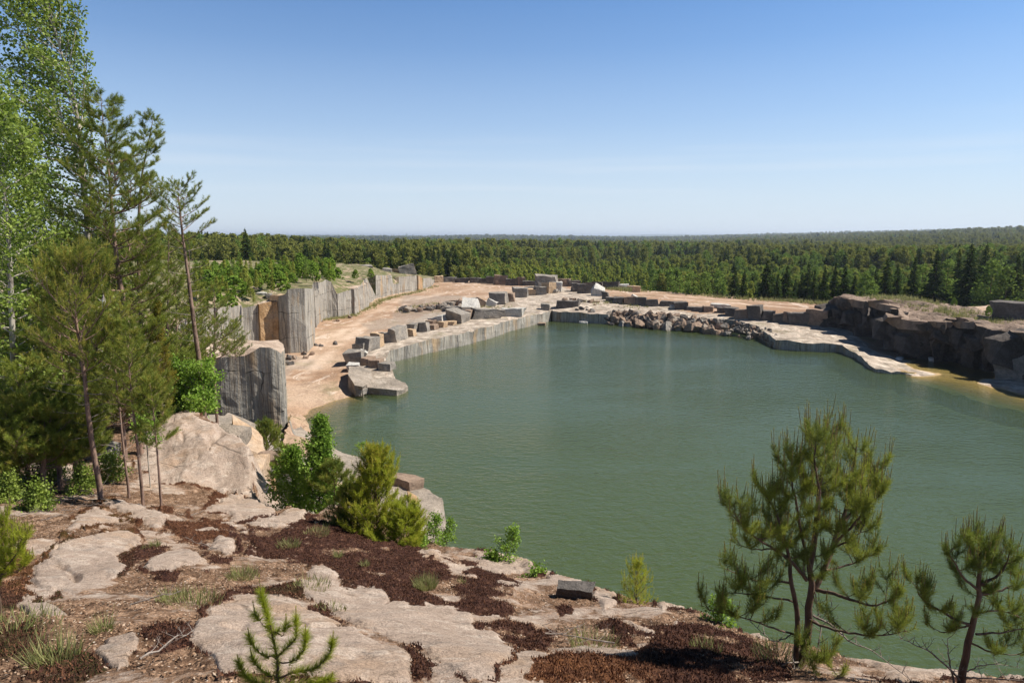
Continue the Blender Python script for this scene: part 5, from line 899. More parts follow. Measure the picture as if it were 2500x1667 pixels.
Z = lambda *P: [(1650 + .4254 * p[0], 1000 + .4254 * p[1]) + tuple(p[2:]) for p in P]
big = [(Z((700, 1500), (740, 1380), (765, 1250), (760, 1120), (785, 1040), (770, 930), (795, 760), (812, 600), (825, 450), (850, 330), (885, 230), (905, 130)), .036, .42, .18, 0),
    (Z((795, 1030), (870, 870, .05), (920, 720, .1), (985, 540, .12), (1012, 390, .12), (1038, 210, .12)), .022, .35, .17, 0), (Z((690, 1440), (695, 1200, -.08), (665, 1000, -.1), (650, 850, -.1), (612, 700, -.1), (560, 560, -.1), (515, 490, -.1)), .022, .45, .17, 0),
    (Z((770, 900), (720, 700, -.1), (690, 520, -.15), (660, 380, -.15), (680, 310, -.15)), .014, .3, .16, 0), (Z((800, 640), (820, 480, -.2), (800, 300, -.2), (805, 170, -.2)), .014, .25, .15, 0), (Z((930, 690), (1030, 560, .2), (1100, 420, .25), (1150, 340, .25)), .012, .2, .15, 0),
    (Z((900, 780), (1000, 680, -.1), (1100, 560, -.2), (1165, 490, -.2)), .012, .2, .15, 0), (Z((755, 975), (640, 850, -.1), (520, 770, -.2), (400, 690, -.25), (325, 570, -.25)), .014, .4, .2, 0), (Z((660, 990), (560, 985, .1), (430, 975, .15), (280, 910, .15)), .010, .45, .19, 0),
    (Z((650, 850), (560, 800), (450, 800), (350, 770)), .009, .3, .18, 0), (Z((690, 1100), (560, 1080, -.2), (420, 1060, -.2), (310, 1050, -.2)), .009, .4, .18, 0), (Z((810, 1035), (900, 1055, -.2), (1010, 1090, -.35), (1130, 1120, -.45), (1260, 1090, -.5)), .016, .35, .19, 0),
    (Z((860, 920), (960, 900, .15), (1060, 860, .2), (1150, 820, .2)), .009, .25, .18, 0), (Z((900, 780), (980, 760, -.15), (1060, 700, -.2), (1090, 620, -.2)), .009, .2, .18, 0), (Z((760, 1200), (900, 1260, -.3), (1050, 1290, -.45), (1200, 1290, -.5), (1330, 1270, -.55)), .011, .4, .17, 0),
    (Z((690, 1290), (560, 1250, -.2), (400, 1200, -.3), (180, 1140, -.3)), .009, .55, .16, 0), (Z((790, 1180), (900, 1240, -.1), (1000, 1330, -.2), (1140, 1390, -.3), (1360, 1560, -.35)), .010, 0, .1, 1), (Z((760, 1190), (830, 1240), (820, 1370, -.1), (860, 1480, -.15)), .007, 0, .12, 1),
    (Z((800, 1040), (815, 1120, .1), (820, 1200, .1), (860, 1190, .1), (900, 1120, .1)), .005, 0, .1, 1), (Z((660, 1290), (560, 1330, .1), (480, 1260, .1), (390, 1190, .1)), .006, 0, .1, 1), (Z((720, 1450), (640, 1450, -.15), (580, 1500, -.2)), .008, 0, .08, 1), (Z((720, 1480), (660, 1490, -.2), (640, 1560, -.25)), .008, 0, .08, 1),
    (Z((745, 975), (735, 880), (732, 780)), .006, 0, .05, 1), (Z((740, 1300), (770, 1420, -.2), (800, 1500, -.3)), .007, .2, .16, 0), (Z((730, 1400), (860, 1450, -.2), (930, 1530, -.3)), .007, .3, .16, 0)]
skeleton_pine('pine_tree', 'large many stemmed pine with upright shoots in the right foreground', big, 4.75, 111, nn=80, dens=.82)
rp = [(Z((1625, 1640), (1650, 1480), (1680, 1310), (1720, 1180), (1742, 1030), (1738, 900), (1748, 840), (1746, 790)), .032, .42, .15, 0), (Z((1745, 1000), (1830, 960), (1900, 880), (1915, 800)), .014, .25, .13, 0), (Z((1740, 1040), (1650, 960), (1600, 880), (1560, 820)), .012, .25, .14, 0),
    (Z((1740, 900), (1690, 830), (1690, 730)), .01, .2, .13, 0), (Z((1740, 950), (1790, 850, .1), (1785, 770, .1)), .01, .2, .13, 0), (Z((1700, 1240), (1600, 1200), (1480, 1130), (1400, 1070), (1380, 1000)), .012, .35, .14, 0), (Z((1745, 1060), (1850, 1040), (1950, 1000), (1965, 950)), .011, .25, .14, 0),
    (Z((1700, 1240), (1620, 1250), (1540, 1280), (1460, 1240)), .009, .35, .13, 0), (Z((1720, 1285), (1850, 1280), (1950, 1260), (2060, 1250)), .010, .45, .13, 0), (Z((1680, 1330), (1780, 1380), (1870, 1400), (2010, 1400)), .009, .4, .15, 0), (Z((1720, 1180), (1800, 1150), (1900, 1160), (1990, 1200)), .009, .35, .13, 0),
    (Z((1640, 1560), (1500, 1420, -.1), (1380, 1350, -.15), (1280, 1310, -.2)), .009, 0, .1, 1), (Z((1610, 1620), (1570, 1450), (1560, 1310)), .010, .3, .1, 1), (Z((1645, 1540), (1800, 1540, -.2), (2000, 1555, -.3)), .012, .3, .12, 1), (Z((1660, 1500), (1750, 1470), (1850, 1460), (1990, 1480)), .007, .1, .1, 1)]
skeleton_pine('pine_tree', 'smaller round crowned pine with a leaning trunk at the right edge', rp, 4.9, 112, mat='needle', nn=75, cdl=.11, dens=.75)
sd = [(L([(1790, 1330), (1775, 1220), (1765, 1060), (1725, 860), (1690, 740), (1670, 670)]), .008, .25, .05, 0), (L([(1765, 1060), (1830, 990), (1885, 930), (1890, 830)]), .004, .2, .05, 0), (L([(1765, 1050), (1690, 1045), (1630, 1000), (1600, 950)]), .004, .3, .05, 0), (L([(1775, 1190), (1880, 1150), (2000, 1130), (2090, 1050), (2120, 970)]), .005, .2, .06, 0),
    (L([(1770, 1190), (1680, 1150), (1620, 1080)]), .004, .3, .05, 0), (L([(1775, 1230), (1650, 1220), (1570, 1180), (1530, 1110)]), .004, .2, .06, 0), (L([(1765, 1100), (1870, 1080), (1940, 1000), (1950, 930)]), .004, .3, .05, 0), (L([(1745, 900), (1680, 850), (1640, 800)]), .003, .2, .04, 0), (L([(1735, 880), (1800, 920), (1820, 870)]), .003, .2, .04, 0), (L([(1780, 1240), (1950, 1230), (2090, 1200)]), .004, .2, .05, 0)]
skeleton_pine('pine_seedling', 'small bright pine seedling with whorled shoots at the bottom edge', sd, 2.8, 113, mat='needle_bright', nn=120, nl=.046, nw=.0019, sl=.04, cdl=.08, cat='pine seedling', dens=.9)
sd2 = [([(-6, 1430), (2, 1370), (5, 1310), (6, 1270)], .01, .05, .09, 0), ([(0, 1400), (40, 1350, -.1), (60, 1310, -.1)], .006, .1, .09, 0), ([(0, 1410), (-30, 1340), (-40, 1290)], .006, .1, .09, 0), ([(5, 1400), (50, 1390), (75, 1365)], .006, .1, .08, 0), ([(0, 1415), (20, 1350), (32, 1300)], .006, .1, .09, 0)]
skeleton_pine('pine_seedling', 'yellow green pine seedling cut by the left edge', sd2, 4.6, 114, mat='needle_bright', nn=60, nl=.035, nw=.002, sl=.07, cdl=.06, cat='pine seedling', dens=1.3)
# ------------------------------------------------------------------ grass tufts, twigs, moss, litter
def blades(c, n, h, rad, r, lean=.35):
    a = r.uniform(0, 6.283, n); rr = rad * np.sqrt(r.uniform(0, 1, n)); P = np.stack([c[0] + rr * np.cos(a), c[1] + rr * np.sin(a), np.zeros(n) + c[2] - .01], 1)
    d = np.stack([np.cos(a) * lean, np.sin(a) * lean, np.ones(n)], 1) + r.normal(size=(n, 3)) * .25; hh = h * r.uniform(.5, 1.1, (n, 1)); s = unit(np.cross(d, r.normal(size=(n, 3)))) * .0035
    return np.stack([P - s, P + s, P + d * hh], 1).reshape(-1, 3), np.repeat(r.uniform(0, .8, n), 3)
for k, (px, py, h, rad, n, lab) in enumerate([(705, 1330, .10, .16, 260, 'yellow green grass tuft in the reddish moss near the rim'), (775, 1300, .09, .2, 240, 'straw coloured grass tuft at the end of the pale rock'), (592, 1410, .10, .15, 300, 'fresh green grass tuft in the middle of the bare ground'), (425, 1480, .10, .12, 220, 'green grass tuft left of the dark moss strip'), (475, 1492, .09, .2, 240, 'thin grey green grass beside the green tuft'),
        (1040, 1430, .12, .13, 420, 'round bluish green tuft in the dark moss'), (826, 1352, .12, .05, 120, 'small upright green sprout in the moss'), (892, 1378, .07, .05, 80, 'tiny green sprout low in the moss'), (250, 1545, .13, .06, 110, 'sparse yellow green herbs on the brown ground'), (135, 1625, .15, .12, 260, 'bushy green herbs in the bottom left corner'), (380, 1330, .09, .06, 110, 'two leafed green sprout below the bright rock'),
        (355, 1338, .05, .06, 90, 'low green sprout left of the two leafed one'), (1450, 1590, .10, .2, 260, 'pale dry grass at the edge of the tree shadow'), (1128, 1420, .06, .05, 80, 'reddish green sprout in the moss by the rim'), (755, 1440, .08, .2, 240, 'mossy green grass along the dark strip'), (800, 1500, .05, .15, 160, 'thin grass in the crack between two rock slabs'), (20, 1560, .08, .3, 420, 'dark green moss and grass in the lower left corner'),
        (1720, 1600, .08, .12, 120, 'shaded grass tuft before the big pine'), (1900, 1640, .12, .2, 240, 'grass around the foot of the big pine')]):
    p = fg(px, py); r = np.random.default_rng(300 + k); V, ti = blades((0, 0, 0), n, h, rad, r); o = obj('grass_tuft', mesh_np('grass_tuft', V, [np.arange(len(V)).reshape(-1, 3)], [M['grass']], attrs={'tint': ti})); o.location = p; tag(o, lab, 'grass tuft', 'grass tufts on the bluff')
def dead_branch(px, py, L_, az, lab, seed, grp='fallen dead branches'):
    r = np.random.default_rng(seed); p = fg(px, py); d = np.array([math.cos(az), math.sin(az), .08]); path = np.array([d * t * L_ + r.normal(size=3) * .03 * L_ * t for t in np.linspace(0, 1, 7)]); path[:, 2] = [fg_z(p[0] + q[0], p[1] + q[1]) - p[2] + .04 + .1 * t for q, t in zip(path, np.linspace(0, 1, 7))]
    T, _, _ = grow(path, r, 12, lambda f: L_ * .4 * (1 - .5 * f), .15, .25, .1, br=.012, sub=4); V, Fq = tubes([(path, .007 * (1 - .7 * np.linspace(0, 1, 7)))] + [(a_, b_ * .6) for a_, b_ in T], 5)
    o = obj('dead_branch', mesh_np('dead_branch', V, [Fq], [M['twig_grey']], smooth=True)); o.location = p; tag(o, lab, 'dead branch', grp)
for k, (px, py, l, az, lab) in enumerate([(40, 1205, 1.6, .6, 'long pale dead branch lying at the far left'), (80, 1225, 1.3, .9, 'branching dead twig in front of the long pale one'), (130, 1160, 1.2, .3, 'grey dead branch among the low pines'), (230, 1210, 1.0, 2.6, 'dead twig tangle at the foot of the yellowish pine'), (180, 1190, 1.2, 1.8, 'upright grey twig tangle left of the yellowish pine'), (100, 1110, 1.5, 0.0, 'dead branch before the dark shaded rock'),
        (300, 1160, .8, 1.2, 'small dead twig between the thin trunks'), (465, 1255, .25, .9, 'short white twig on the moss near the pale rock'), (100, 1275, .5, .5, 'thin curved twig on the pale flat rock'), (345, 1650, .35, 1.2, 'short stick in the moss at the bottom'), (320, 1505, .35, .4, 'thin brown stick on the bare ground'), (530, 1345, .5, 2.8, 'thin stick beside the small rocks'), (1500, 1600, .6, 2.7, 'dead twig at the edge of the shadow'), (1330, 1575, .4, .5, 'grey bent stick below the moss patch'), (60, 1150, 1.2, 1.4, 'upright dead twig in the shade at the far left'), (210, 1150, 1.1, .2, 'long thin dead branch among the pine stems'), (150, 1245, .7, .1, 'short forked twig at the lower edge of the undergrowth'), (270, 1225, .6, 2.9, 'grey twig lying before the thin trunks'), (20, 1260, .8, .3, 'bent pale twig at the left edge above the pine seedling')]):
    dead_branch(px, py, l, az, lab, 500 + k)
def sample(mask, n, r):
    idx = np.where(mask & ins)[0]; w = FGX[idx] ** 2 + FGY[idx] ** 2; w = w ** .6; return r.choice(idx, n, p=w / w.sum())
r = np.random.default_rng(5); vis = (FGP[:, 0] > -150) & (FGP[:, 0] < 2650) & (FGP[:, 1] < 1800)
i_ = sample(vis & (FGM > .25), 90000, r); P = np.column_stack([FGX, FGY, FGZ])[i_] + r.normal(size=(len(i_), 3)) * [.012, .012, .002]
b = NB('moss_tufts'); n = b.noise(b.coord('Object'), 2.5, 5, .7); c = b.ramp(n, [(0.35, (0.035, 0.015, 0.011)), (0.6, (0.10, 0.045, 0.03)), (0.75, (0.17, 0.10, 0.06))]); M['moss_t'] = b.done(b.mix(b.attr('tint'), c, (0.26, 0.12, 0.06)), 1.0)
hh = (.006 + .015 * r.uniform(0, 1, len(P)))[:, None]; d = r.normal(size=P.shape) * .45 + [0, 0, 1]; s = unit(np.cross(d, r.normal(size=P.shape))) * .0045
V = np.stack([P - s, P + s, P + d * hh], 1).reshape(-1, 3); ti = np.repeat(np.clip(r.normal(.1, .25, len(P)) + .4 * (rusty[i_] > .3), 0, 1), 3)
tag(obj('moss', mesh_np('moss', V, [np.arange(len(V)).reshape(-1, 3)], [M['moss_t']], attrs={'tint': ti})), 'dark reddish brown moss and heather covering the hollows of the bluff', 'moss', kind='stuff')
i_ = sample(vis & (FGR < .08) & (FGM < .3), 60000, r); P = np.column_stack([FGX, FGY, FGZ])[i_] + r.normal(size=(len(i_), 3)) * [.012, .012, .0]
a = unit(r.normal(size=P.shape) * [1, 1, .25]); c_ = unit(np.cross(a, r.normal(size=P.shape) * [.3, .3, 1])); ln = .006 + .016 * r.uniform(0, 1, (len(P), 1)) ** 3; wd = .004 + .004 * r.uniform(0, 1, (len(P), 1))
V = np.stack([P - a * ln, P + c_ * wd, P + a * ln, P - c_ * wd], 1); V[..., 2] += .006; ti = np.repeat(r.uniform(0, 1, len(P)), 4)
b = NB('needle_litter'); M['litter'] = b.done(b.ramp(b.attr('tint'), [(0.0, (0.035, 0.022, 0.015)), (0.45, (0.15, 0.085, 0.05)), (0.8, (0.34, 0.22, 0.14)), (0.97, (0.42, 0.33, 0.25))]), 1.0)
tag(obj('litter', mesh_np('litter', V.reshape(-1, 3), [np.arange(len(V) * 4).reshape(-1, 4)], [M['litter']], attrs={'tint': ti})), 'brown bark chips, cone scales and gravel littering the ground of the bluff', 'litter', kind='stuff')
# white canister hanging among the pines
p0 = At(254, 742, 15.2); root = thing('hanging_canister', 'white canister with a grey neck hanging on a line among the left pines', 'canister', tuple(np.round(p0, 3)))
def lathe(pr, n=18):
    V = [(rr * math.cos(2 * math.pi * k / n), rr * math.sin(2 * math.pi * k / n), zz) for rr, zz in pr for k in range(n)]; Fq = [(i * n + k, i * n + (k + 1) % n, (i + 1) * n + (k + 1) % n, (i + 1) * n + k) for i in range(len(pr) - 1) for k in range(n)]
    return np.array(V), np.array(Fq)
def plain(name, col, ro=.5): b = NB(name); n = b.noise(b.coord('Object'), 20, 3); return b.done(b.mix(n, tuple(.85 * c for c in col), col), ro)
V, Fq = lathe([(.001, -.11), (.048, -.11), (.052, -.1), (.052, .08), (.045, .1)]); obj('body', mesh_np('canister_body', V, [Fq], [plain('white_enamel', (.75, .73, .7))], smooth=True), root)
V, Fq = lathe([(.05, .098), (.046, .112), (.03, .118), (.018, .16), (.012, .2), (.001, .2)]); obj('neck', mesh_np('canister_neck', V, [Fq], [plain('grey_plastic', (.2, .17, .17))], smooth=True), root)
V, Fq = tubes([(np.array([[0, 0, .2], [0, 0, .8]]), np.array([.003, .003]))], 5); obj('line', mesh_np('canister_line', V, [Fq], [M['twig_grey']]), root)
V, Fq = lathe([(.001, .36), (.022, .36), (.022, .44), (.001, .44)]); obj('float', mesh_np('canister_float', V, [Fq], [plain('white_float', (.7, .7, .68))], smooth=True), root)
# ------------------------------------------------------------------ forest beyond the quarry
def quads_at(C, A_, B2, r, jit=0.0):
    return np.stack([C - A_ - B2, C + A_ - B2 * .6, C + A_ * 1.1 + B2 * .6, C - A_ + B2], 1).reshape(-1, 3)
def proto_spruce(seed, n=40, w=.19):
    """unit height spruce: drooping whorls that narrow to a spire"""
    r = np.random.default_rng(seed); C = []; A_ = []; B2 = []
    for k in range(n):
        t = .05 + .95 * (k / n) ** .92; L_ = w * (1 - t) ** .82 * r.uniform(.8, 1.15) + .008; m = int(5 + 7 * (1 - t)); zj = .018
        for q in range(m):
            az = r.uniform(0, 6.283); d = np.array([math.cos(az), math.sin(az), 0]); l = L_ * r.uniform(.6, 1.15); sd = np.array([-d[1], d[0], 0])
            for s in (.3, .55, .8, 1.0):
                for e in (-1, 1):
                    c = d * l * s + sd * e * l * .16 * s + np.array([0, 0, t - .32 * l * s + .12 * l * s * s + r.uniform(-zj, zj)]); C.append(c); a = unit(d + sd * e * .8 + [0, 0, -.45]); A_.append(a * (l * .17 + .004)); B2.append(unit(np.cross(a, r.normal(size=3))) * (l * .075 + .003))
    C.append([0, 0, 1.0]); A_.append([0, 0, .03]); B2.append([.004, 0, 0]); C, A_, B2 = map(np.array, (C, A_, B2)); V = quads_at(C, A_, B2, r)
    return V, np.repeat(np.clip(r.normal(.15, .2, len(C)), 0, 1), 4)
def proto_pine(seed, t0=.42, w=.12, clumps=50, m=16):
    r = np.random.default_rng(seed); P = []
    for k in range(clumps):
        t = t0 + (1 - t0) * (k / clumps) ** .9; rad = w * math.sin(math.pi * min(1, .22 + .74 * (t - t0) / (1 - t0))) ** .7; az = r.uniform(0, 6.28); q = rad * r.uniform(.25, 1); P.append([q * math.cos(az), q * math.sin(az), t + .05 * q])
    C = (np.array(P)[:, None] + r.normal(size=(clumps, m, 3)) * [.028, .028, .014]).reshape(-1, 3); a = unit(r.normal(size=C.shape) + [0, 0, .5]); B2 = unit(np.cross(a, r.normal(size=C.shape)))
    return quads_at(C, a * .02, B2 * .010, r), np.repeat(np.clip(r.normal(.2, .22, len(C)), 0, 1), 4)
def proto_birch(seed, w=.2, clumps=60, m=16, t0=.12, lf=.014):
    r = np.random.default_rng(seed); P = []
    for k in range(clumps):
        t = r.uniform(0, 1) ** .85; z = t0 + (1 - t0) * t; rad = w * (1 - t) ** .55 * (0.45 + .55 * min(1, t * 3.2)) ; az = r.uniform(0, 6.28); q = rad * r.uniform(.3, 1) ** .7; P.append([q * math.cos(az), q * math.sin(az), z])
    C = (np.array(P)[:, None] + r.normal(size=(clumps, m, 3)) * [.026, .026, .022]).reshape(-1, 3); a = unit(r.normal(size=C.shape)); B2 = unit(np.cross(a, r.normal(size=C.shape)))
    return quads_at(C, a * lf, B2 * lf * .8, r), np.repeat(np.clip(r.normal(.25, .25, len(C)), 0, 1), 4)
def trunk_np(t, r0, lean=0): return tubes([(np.array([[0, 0, -.03], [lean, 0, t * .5], [0, 0, t]]), np.array([r0, r0 * .75, r0 * .25]))], 5)
def m_far(name, d, l, tip):
    b = NB(name); oi = b.n('ShaderNodeObjectInfo'); c = b.mix(oi.outputs['Random'], d, l); n = b.noise(b.coord('Object'), 9, 3, .6); c = b.mix(b.math('MULTIPLY', b.ramp(n, [(.4, 0.0), (.65, 1.0)]), .45), c, l); c = b.mix(b.attr('tint'), c, tip)
    df = b.n('ShaderNodeBsdfDiffuse'); b.l(c, df.inputs['Color']); t = b.n('ShaderNodeBsdfTranslucent'); b.l(c, t.inputs['Color']); m = b.n('ShaderNodeMixShader'); m.inputs[0].default_value = .3
    b.l(df.outputs[0], m.inputs[1]); b.l(t.outputs[0], m.inputs[2]); b.l(m.outputs[0], b.out.inputs['Surface']); return b.m
M['f_spruce'] = m_far('spruce_foliage', (0.022, 0.044, 0.012), (0.055, 0.085, 0.02), (0.10, 0.13, 0.03)); M['f_pine'] = m_far('forest_pine_foliage', (0.145, 0.165, 0.04), (0.25, 0.265, 0.058), (0.27, 0.26, 0.07)); M['f_young'] = m_far('young_pine_foliage', (0.21, 0.255, 0.045), (0.33, 0.36, 0.065), (0.33, 0.34, 0.08)); M['f_birch'] = m_far('forest_birch_foliage', (0.10, 0.165, 0.035), (0.18, 0.255, 0.05), (0.27, 0.35, 0.08))
M['f_bush'] = m_far('bush_foliage', (0.13, 0.23, 0.035), (0.24, 0.36, 0.05), (0.33, 0.42, 0.08))
kinds = {}
def reg(key, name, fol, mat, tr):
    V, ti = fol; kinds[key] = (name, mesh_np(name + '_crown', V, [np.arange(len(V)).reshape(-1, 4)], [M[mat]], attrs={'tint': ti}), mesh_np(name + '_trunk', tr[0], [tr[1]], [M['bark_pine' if 'pine' in name else 'bark_dark']], smooth=True))
reg('s1', 'spruce_tree', proto_spruce(1), 'f_spruce', trunk_np(.9, .012)); reg('s2', 'spruce_tree', proto_spruce(2, 38, .155), 'f_spruce', trunk_np(.9, .011)); reg('s3', 'spruce_tree', proto_spruce(3, 40, .22), 'f_spruce', trunk_np(.9, .013))
reg('p1', 'forest_pine', proto_pine(4), 'f_pine', trunk_np(.95, .011, .01)); reg('p2', 'forest_pine', proto_pine(5, .45, .10, 44), 'f_pine', trunk_np(.95, .010, -.01)); reg('p3', 'young_pine', proto_birch(6, .15, 90, 14, .06, .016), 'f_young', trunk_np(.95, .012))
reg('b1', 'forest_birch', proto_birch(7), 'f_birch', trunk_np(.9, .009)); reg('b2', 'forest_birch', proto_birch(8, .26, 70), 'f_birch', trunk_np(.9, .009, .02))
reg('h1', 'green_bush', proto_birch(9, .55, 90, 22, .05, .042), 'f_bush', trunk_np(.6, .02)); reg('h2', 'green_bush', proto_birch(10, .75, 90, 22, .02, .05), 'f_bush', trunk_np(.5, .02))
def tree(key, X, Y, Z0, H, label, group, cat, wf=1.0):
    name, cr, tr = kinds[key]; o = thing(name, label, cat, (float(X), float(Y), float(Z0)), group); o.scale = (H * wf, H * wf, H); o.rotation_euler = (0, 0, rng.uniform(0, 6.28))
    for nm, me in (('crown', cr), ('trunk', tr)): obj(nm, me, o)
    return o
def lh(X, Y): return float(land_h(np.array([X]), np.array([Y]))[0])
def top_tree(key, px, pyt, y, label, group, cat, z0=None, wf=1.0):
    t = At(px, pyt, y); z0 = lh(t[0], t[1]) if z0 is None else z0; return tree(key, t[0], t[1], z0, t[2] - z0, label, group, cat, wf)
GS = 'dark spruces standing along the right side of the quarry'
for px, py, y, k, lab in [(2290, 611, 128, 's1', 'spruce with a thin tip standing above the grassy end of the outcrop'), (2344, 608, 134, 's2', 'slim dark spruce just left of the broadest tall spruce'), (2374, 594, 126, 's3', 'broadest and tallest dark spruce above the outcrop'), (2411, 597, 140, 's1', 'tall spruce right of the broadest one, its lower half behind a leafy tree'), (2488, 622, 118, 's1', 'dark spruce at the right edge of the photo'),
        (2237, 627, 130, 's2', 'narrow spruce between two leafy trees above the outcrop'), (2168, 628, 128, 's1', 'spruce above the left part of the outcrop'), (2194, 645, 124, 's2', 'lit green spruce right of the one above the left part of the outcrop'), (2064, 650, 126, 's1', 'spruce directly behind the left corner of the outcrop'), (2042, 642, 130, 's2', 'pointed spruce left of the outcrop corner'), (2015, 655, 127, 's1', 'short spruce left of the pointed one'),
        (1795, 652, 132, 's1', 'spruce at the left end of the dark row behind the gravel'), (1818, 660, 128, 's2', 'small spruce second from the left in the dark row'), (1875, 632, 134, 's3', 'tallest spruce in the left half of the dark row'), (1900, 668, 128, 's2', 'low spruce right of the tallest in the dark row'), (1923, 647, 130, 's3', 'broad spruce in the middle of the dark row'), (1975, 645, 131, 's1', 'spruce right of the middle of the dark row'), (1990, 660, 128, 's2', 'low narrow spruce in the right half of the dark row'), (1960, 665, 133, 's1', 'small dark spruce behind the middle of the dark row'),
        (2088, 672, 125, 's2', 'short spruce above the front corner of the outcrop'), (2140, 655, 131, 's3', 'bushy spruce behind the outcrop top'), (2455, 640, 132, 's2', 'spruce half hidden by the big leafy tree')]:
    top_tree(k, px, py, y, lab, GS, 'spruce tree')
for px, py, y, k, lab in [(1638, 650, 150, 'b1', 'pale green birch left of the dark spruce row'), (1690, 662, 138, 'b1', 'lit birch with a narrow crown behind the far gravel'), (1722, 668, 136, 'b2', 'rounded birch next to the narrow lit one'), (1755, 655, 145, 'b1', 'tall birch touching the left end of the dark row'), (2115, 668, 130, 'b2', 'light green leafy tree between spruces behind the outcrop'), (2130, 690, 122, 'b2', 'low bright bushy tree at the back edge of the outcrop'),
        (2255, 642, 132, 'b1', 'leafy tree behind the grassy hump'), (2318, 628, 131, 'b1', 'greyish green leafy tree left of the slim spruce'), (2425, 640, 120, 'b2', 'large spreading leafy tree in front of the tall spruces'), (2462, 655, 118, 'b2', 'leafy tree with reddish leaves beside the right edge spruce'), (1660, 672, 140, 'b1', 'small pale birch behind the far rim'), (1605, 668, 148, 'b1', 'thin birch at the edge of the young forest')]:
    top_tree(k, px, py, y, lab, 'leafy trees along the right side of the quarry', 'birch tree', wf=1.15)
top_tree('s3', 598, 557, 170, 'lone taller pine like tree rising above the left skyline', '', 'pine tree', z0=4, wf=.85)
# every other tree: nearest ones are objects, the far-off wood is one object
def wanted(az, d):
    """(height, chances of spruce, pine, birch) of the wood in this direction"""
    if az < -6: return (10.3 if d > 195 else 7.0), (.42, .50, .08)
    if az < 4: return (7.0 if d < 330 else 13), ((.15, .7, .15) if d < 520 else (.5, .45, .05))
    if az < 12: return (5.2 if d < 430 else 12.5), ((.12, .75, .13) if d < 430 else (.55, .35, .1))
    if az < 20: return (7.5 if d < 200 else (7.0 if d < 500 else 13)), ((.3, .35, .35) if d < 260 else (.3, .6, .1))
    return (7.0 if d < 260 else 11), ((.35, .3, .35) if d < 320 else (.2, .75, .05))
pts = []; r = np.random.default_rng(99); d = 150.0
while d < 9000:
    s = max(2.7, d / 85); n = int(2 * math.radians(43) * d / s)
    for az in (np.arange(n) + r.uniform(0, 1, n)) / max(n, 1) * 86 - 43:
        dd = d + r.uniform(0, s * .62); a = math.radians(az); X, Y = dd * math.sin(a), dd * math.cos(a)
        if az < -5 and dd < (190 if az > -14 else 205): continue
        if az > 12 and dd * math.cos(a) < 134: continue
        if -5 <= az < 12 and dd < 184: continue
        H, pr = wanted(az + 2.5 * r.normal(), dd); cl = 1 + .18 * float(_hash(np.int64(X // 40), np.int64(Y // 40), np.int64(0), 3)); H *= r.uniform(.68, 1.2) * cl
        kd = 'spb'[int(r.choice(3, p=pr))]; key = kd + str(int(r.integers(1, 4 if kd == 's' else 3)));
        if kd == 'p' and H < 8.5: key = 'p3'
        pts.append((X, Y, H, key, H / dd))
    d += s * .62
P = np.array([(p[0], p[1]) for p in pts]); zz = land_h(P[:, 0], P[:, 1]); order = sorted(range(len(pts)), key=lambda i: -pts[i][4] * (1 + .0 * i)); near = order[:270]; far = order[270:]
ptxt = {'s': ('dark spruce in the front of the forest behind the quarry', 'spruces at the forest edge', 'spruce tree'), 'p': ('forest pine at the front of the wood behind the quarry', 'pines at the forest edge', 'pine tree'), 'b': ('pale green birch at the front of the wood behind the quarry', 'birches at the forest edge', 'birch tree')}
for i in near: X, Y, H, key, _ = pts[i]; lab, grp, cat = ptxt[key[0]]; tree(key, X, Y, zz[i] - .2, H, ('young bushy pine at the front of the wood behind the quarry' if key == 'p3' else lab), grp if key != 'p3' else 'young pines at the forest edge', cat)
keys = ['s1', 's2', 's3', 'p1', 'p2', 'p3', 'b1', 'b2']; fa = [pts[i] for i in far]; FV = np.array([(p[0], p[1], zz[i] - .3) for p, i in zip(fa, far)])
me = bpy.data.meshes.new('distant_forest'); me.vertices.add(len(FV)); me.vertices.foreach_set('co', FV.astype(np.float32).ravel())
for nm, ty, val in (('kind_i', 'INT', [keys.index(p[3]) for p in fa]), ('hgt', 'FLOAT', [p[2] * (1 + min(.5, math.hypot(p[0], p[1]) / 9000)) for p in fa]), ('wid', 'FLOAT', [p[2] * (1 + min(2.2, math.hypot(p[0], p[1]) / 1300)) for p in fa]), ('rot', 'FLOAT', list(r.uniform(0, 6.28, len(fa))))):
    a = me.attributes.new(nm, ty, 'POINT'); a.data.foreach_set('value', np.array(val, np.int32 if ty == 'INT' else np.float32))
forest = obj('distant_forest', me); tag(forest, 'mixed pine and spruce forest stretching to the horizon', 'forest', kind='stuff')
# bushes and small pines on the plateau above the quarry wall
def on_plateau(key, px, pyb, H, label, group, cat, wf=1.0, z=8.6):
    p = G(px, pyb, z); return tree(key, p[0], p[1], z - .15, H, label, group, cat, wf)
top_tree('h1', 823, 655, 122, 'round green willow bush growing in the notch of the quarry wall', '', 'bush', z0=5.9, wf=1.05)
for px, pyb, H, lab in [(905, 675, 1.5, 'small green bush in front of the squared grey block on the wall top'), (868, 678, 1.5, 'bush left of the squared grey block on the wall top'), (752, 668, 2.0, 'bright bush on the plateau near the small grey stone'), (735, 662, 3.0, 'taller bright bush beside the small grey stone')]: on_plateau('h1', px, pyb, H, lab, 'bushes on the plateau', 'bush', z=7.0 if px > 800 else 8.4)
r = np.random.default_rng(17); blab = {'h1': 'bright green bush in the thicket on the plateau', 'h2': 'low spreading green bush in the thicket on the plateau', 'p3': 'bushy young pine on the plateau above the quarry wall', 'b1': 'young birch in the thicket on the plateau'}
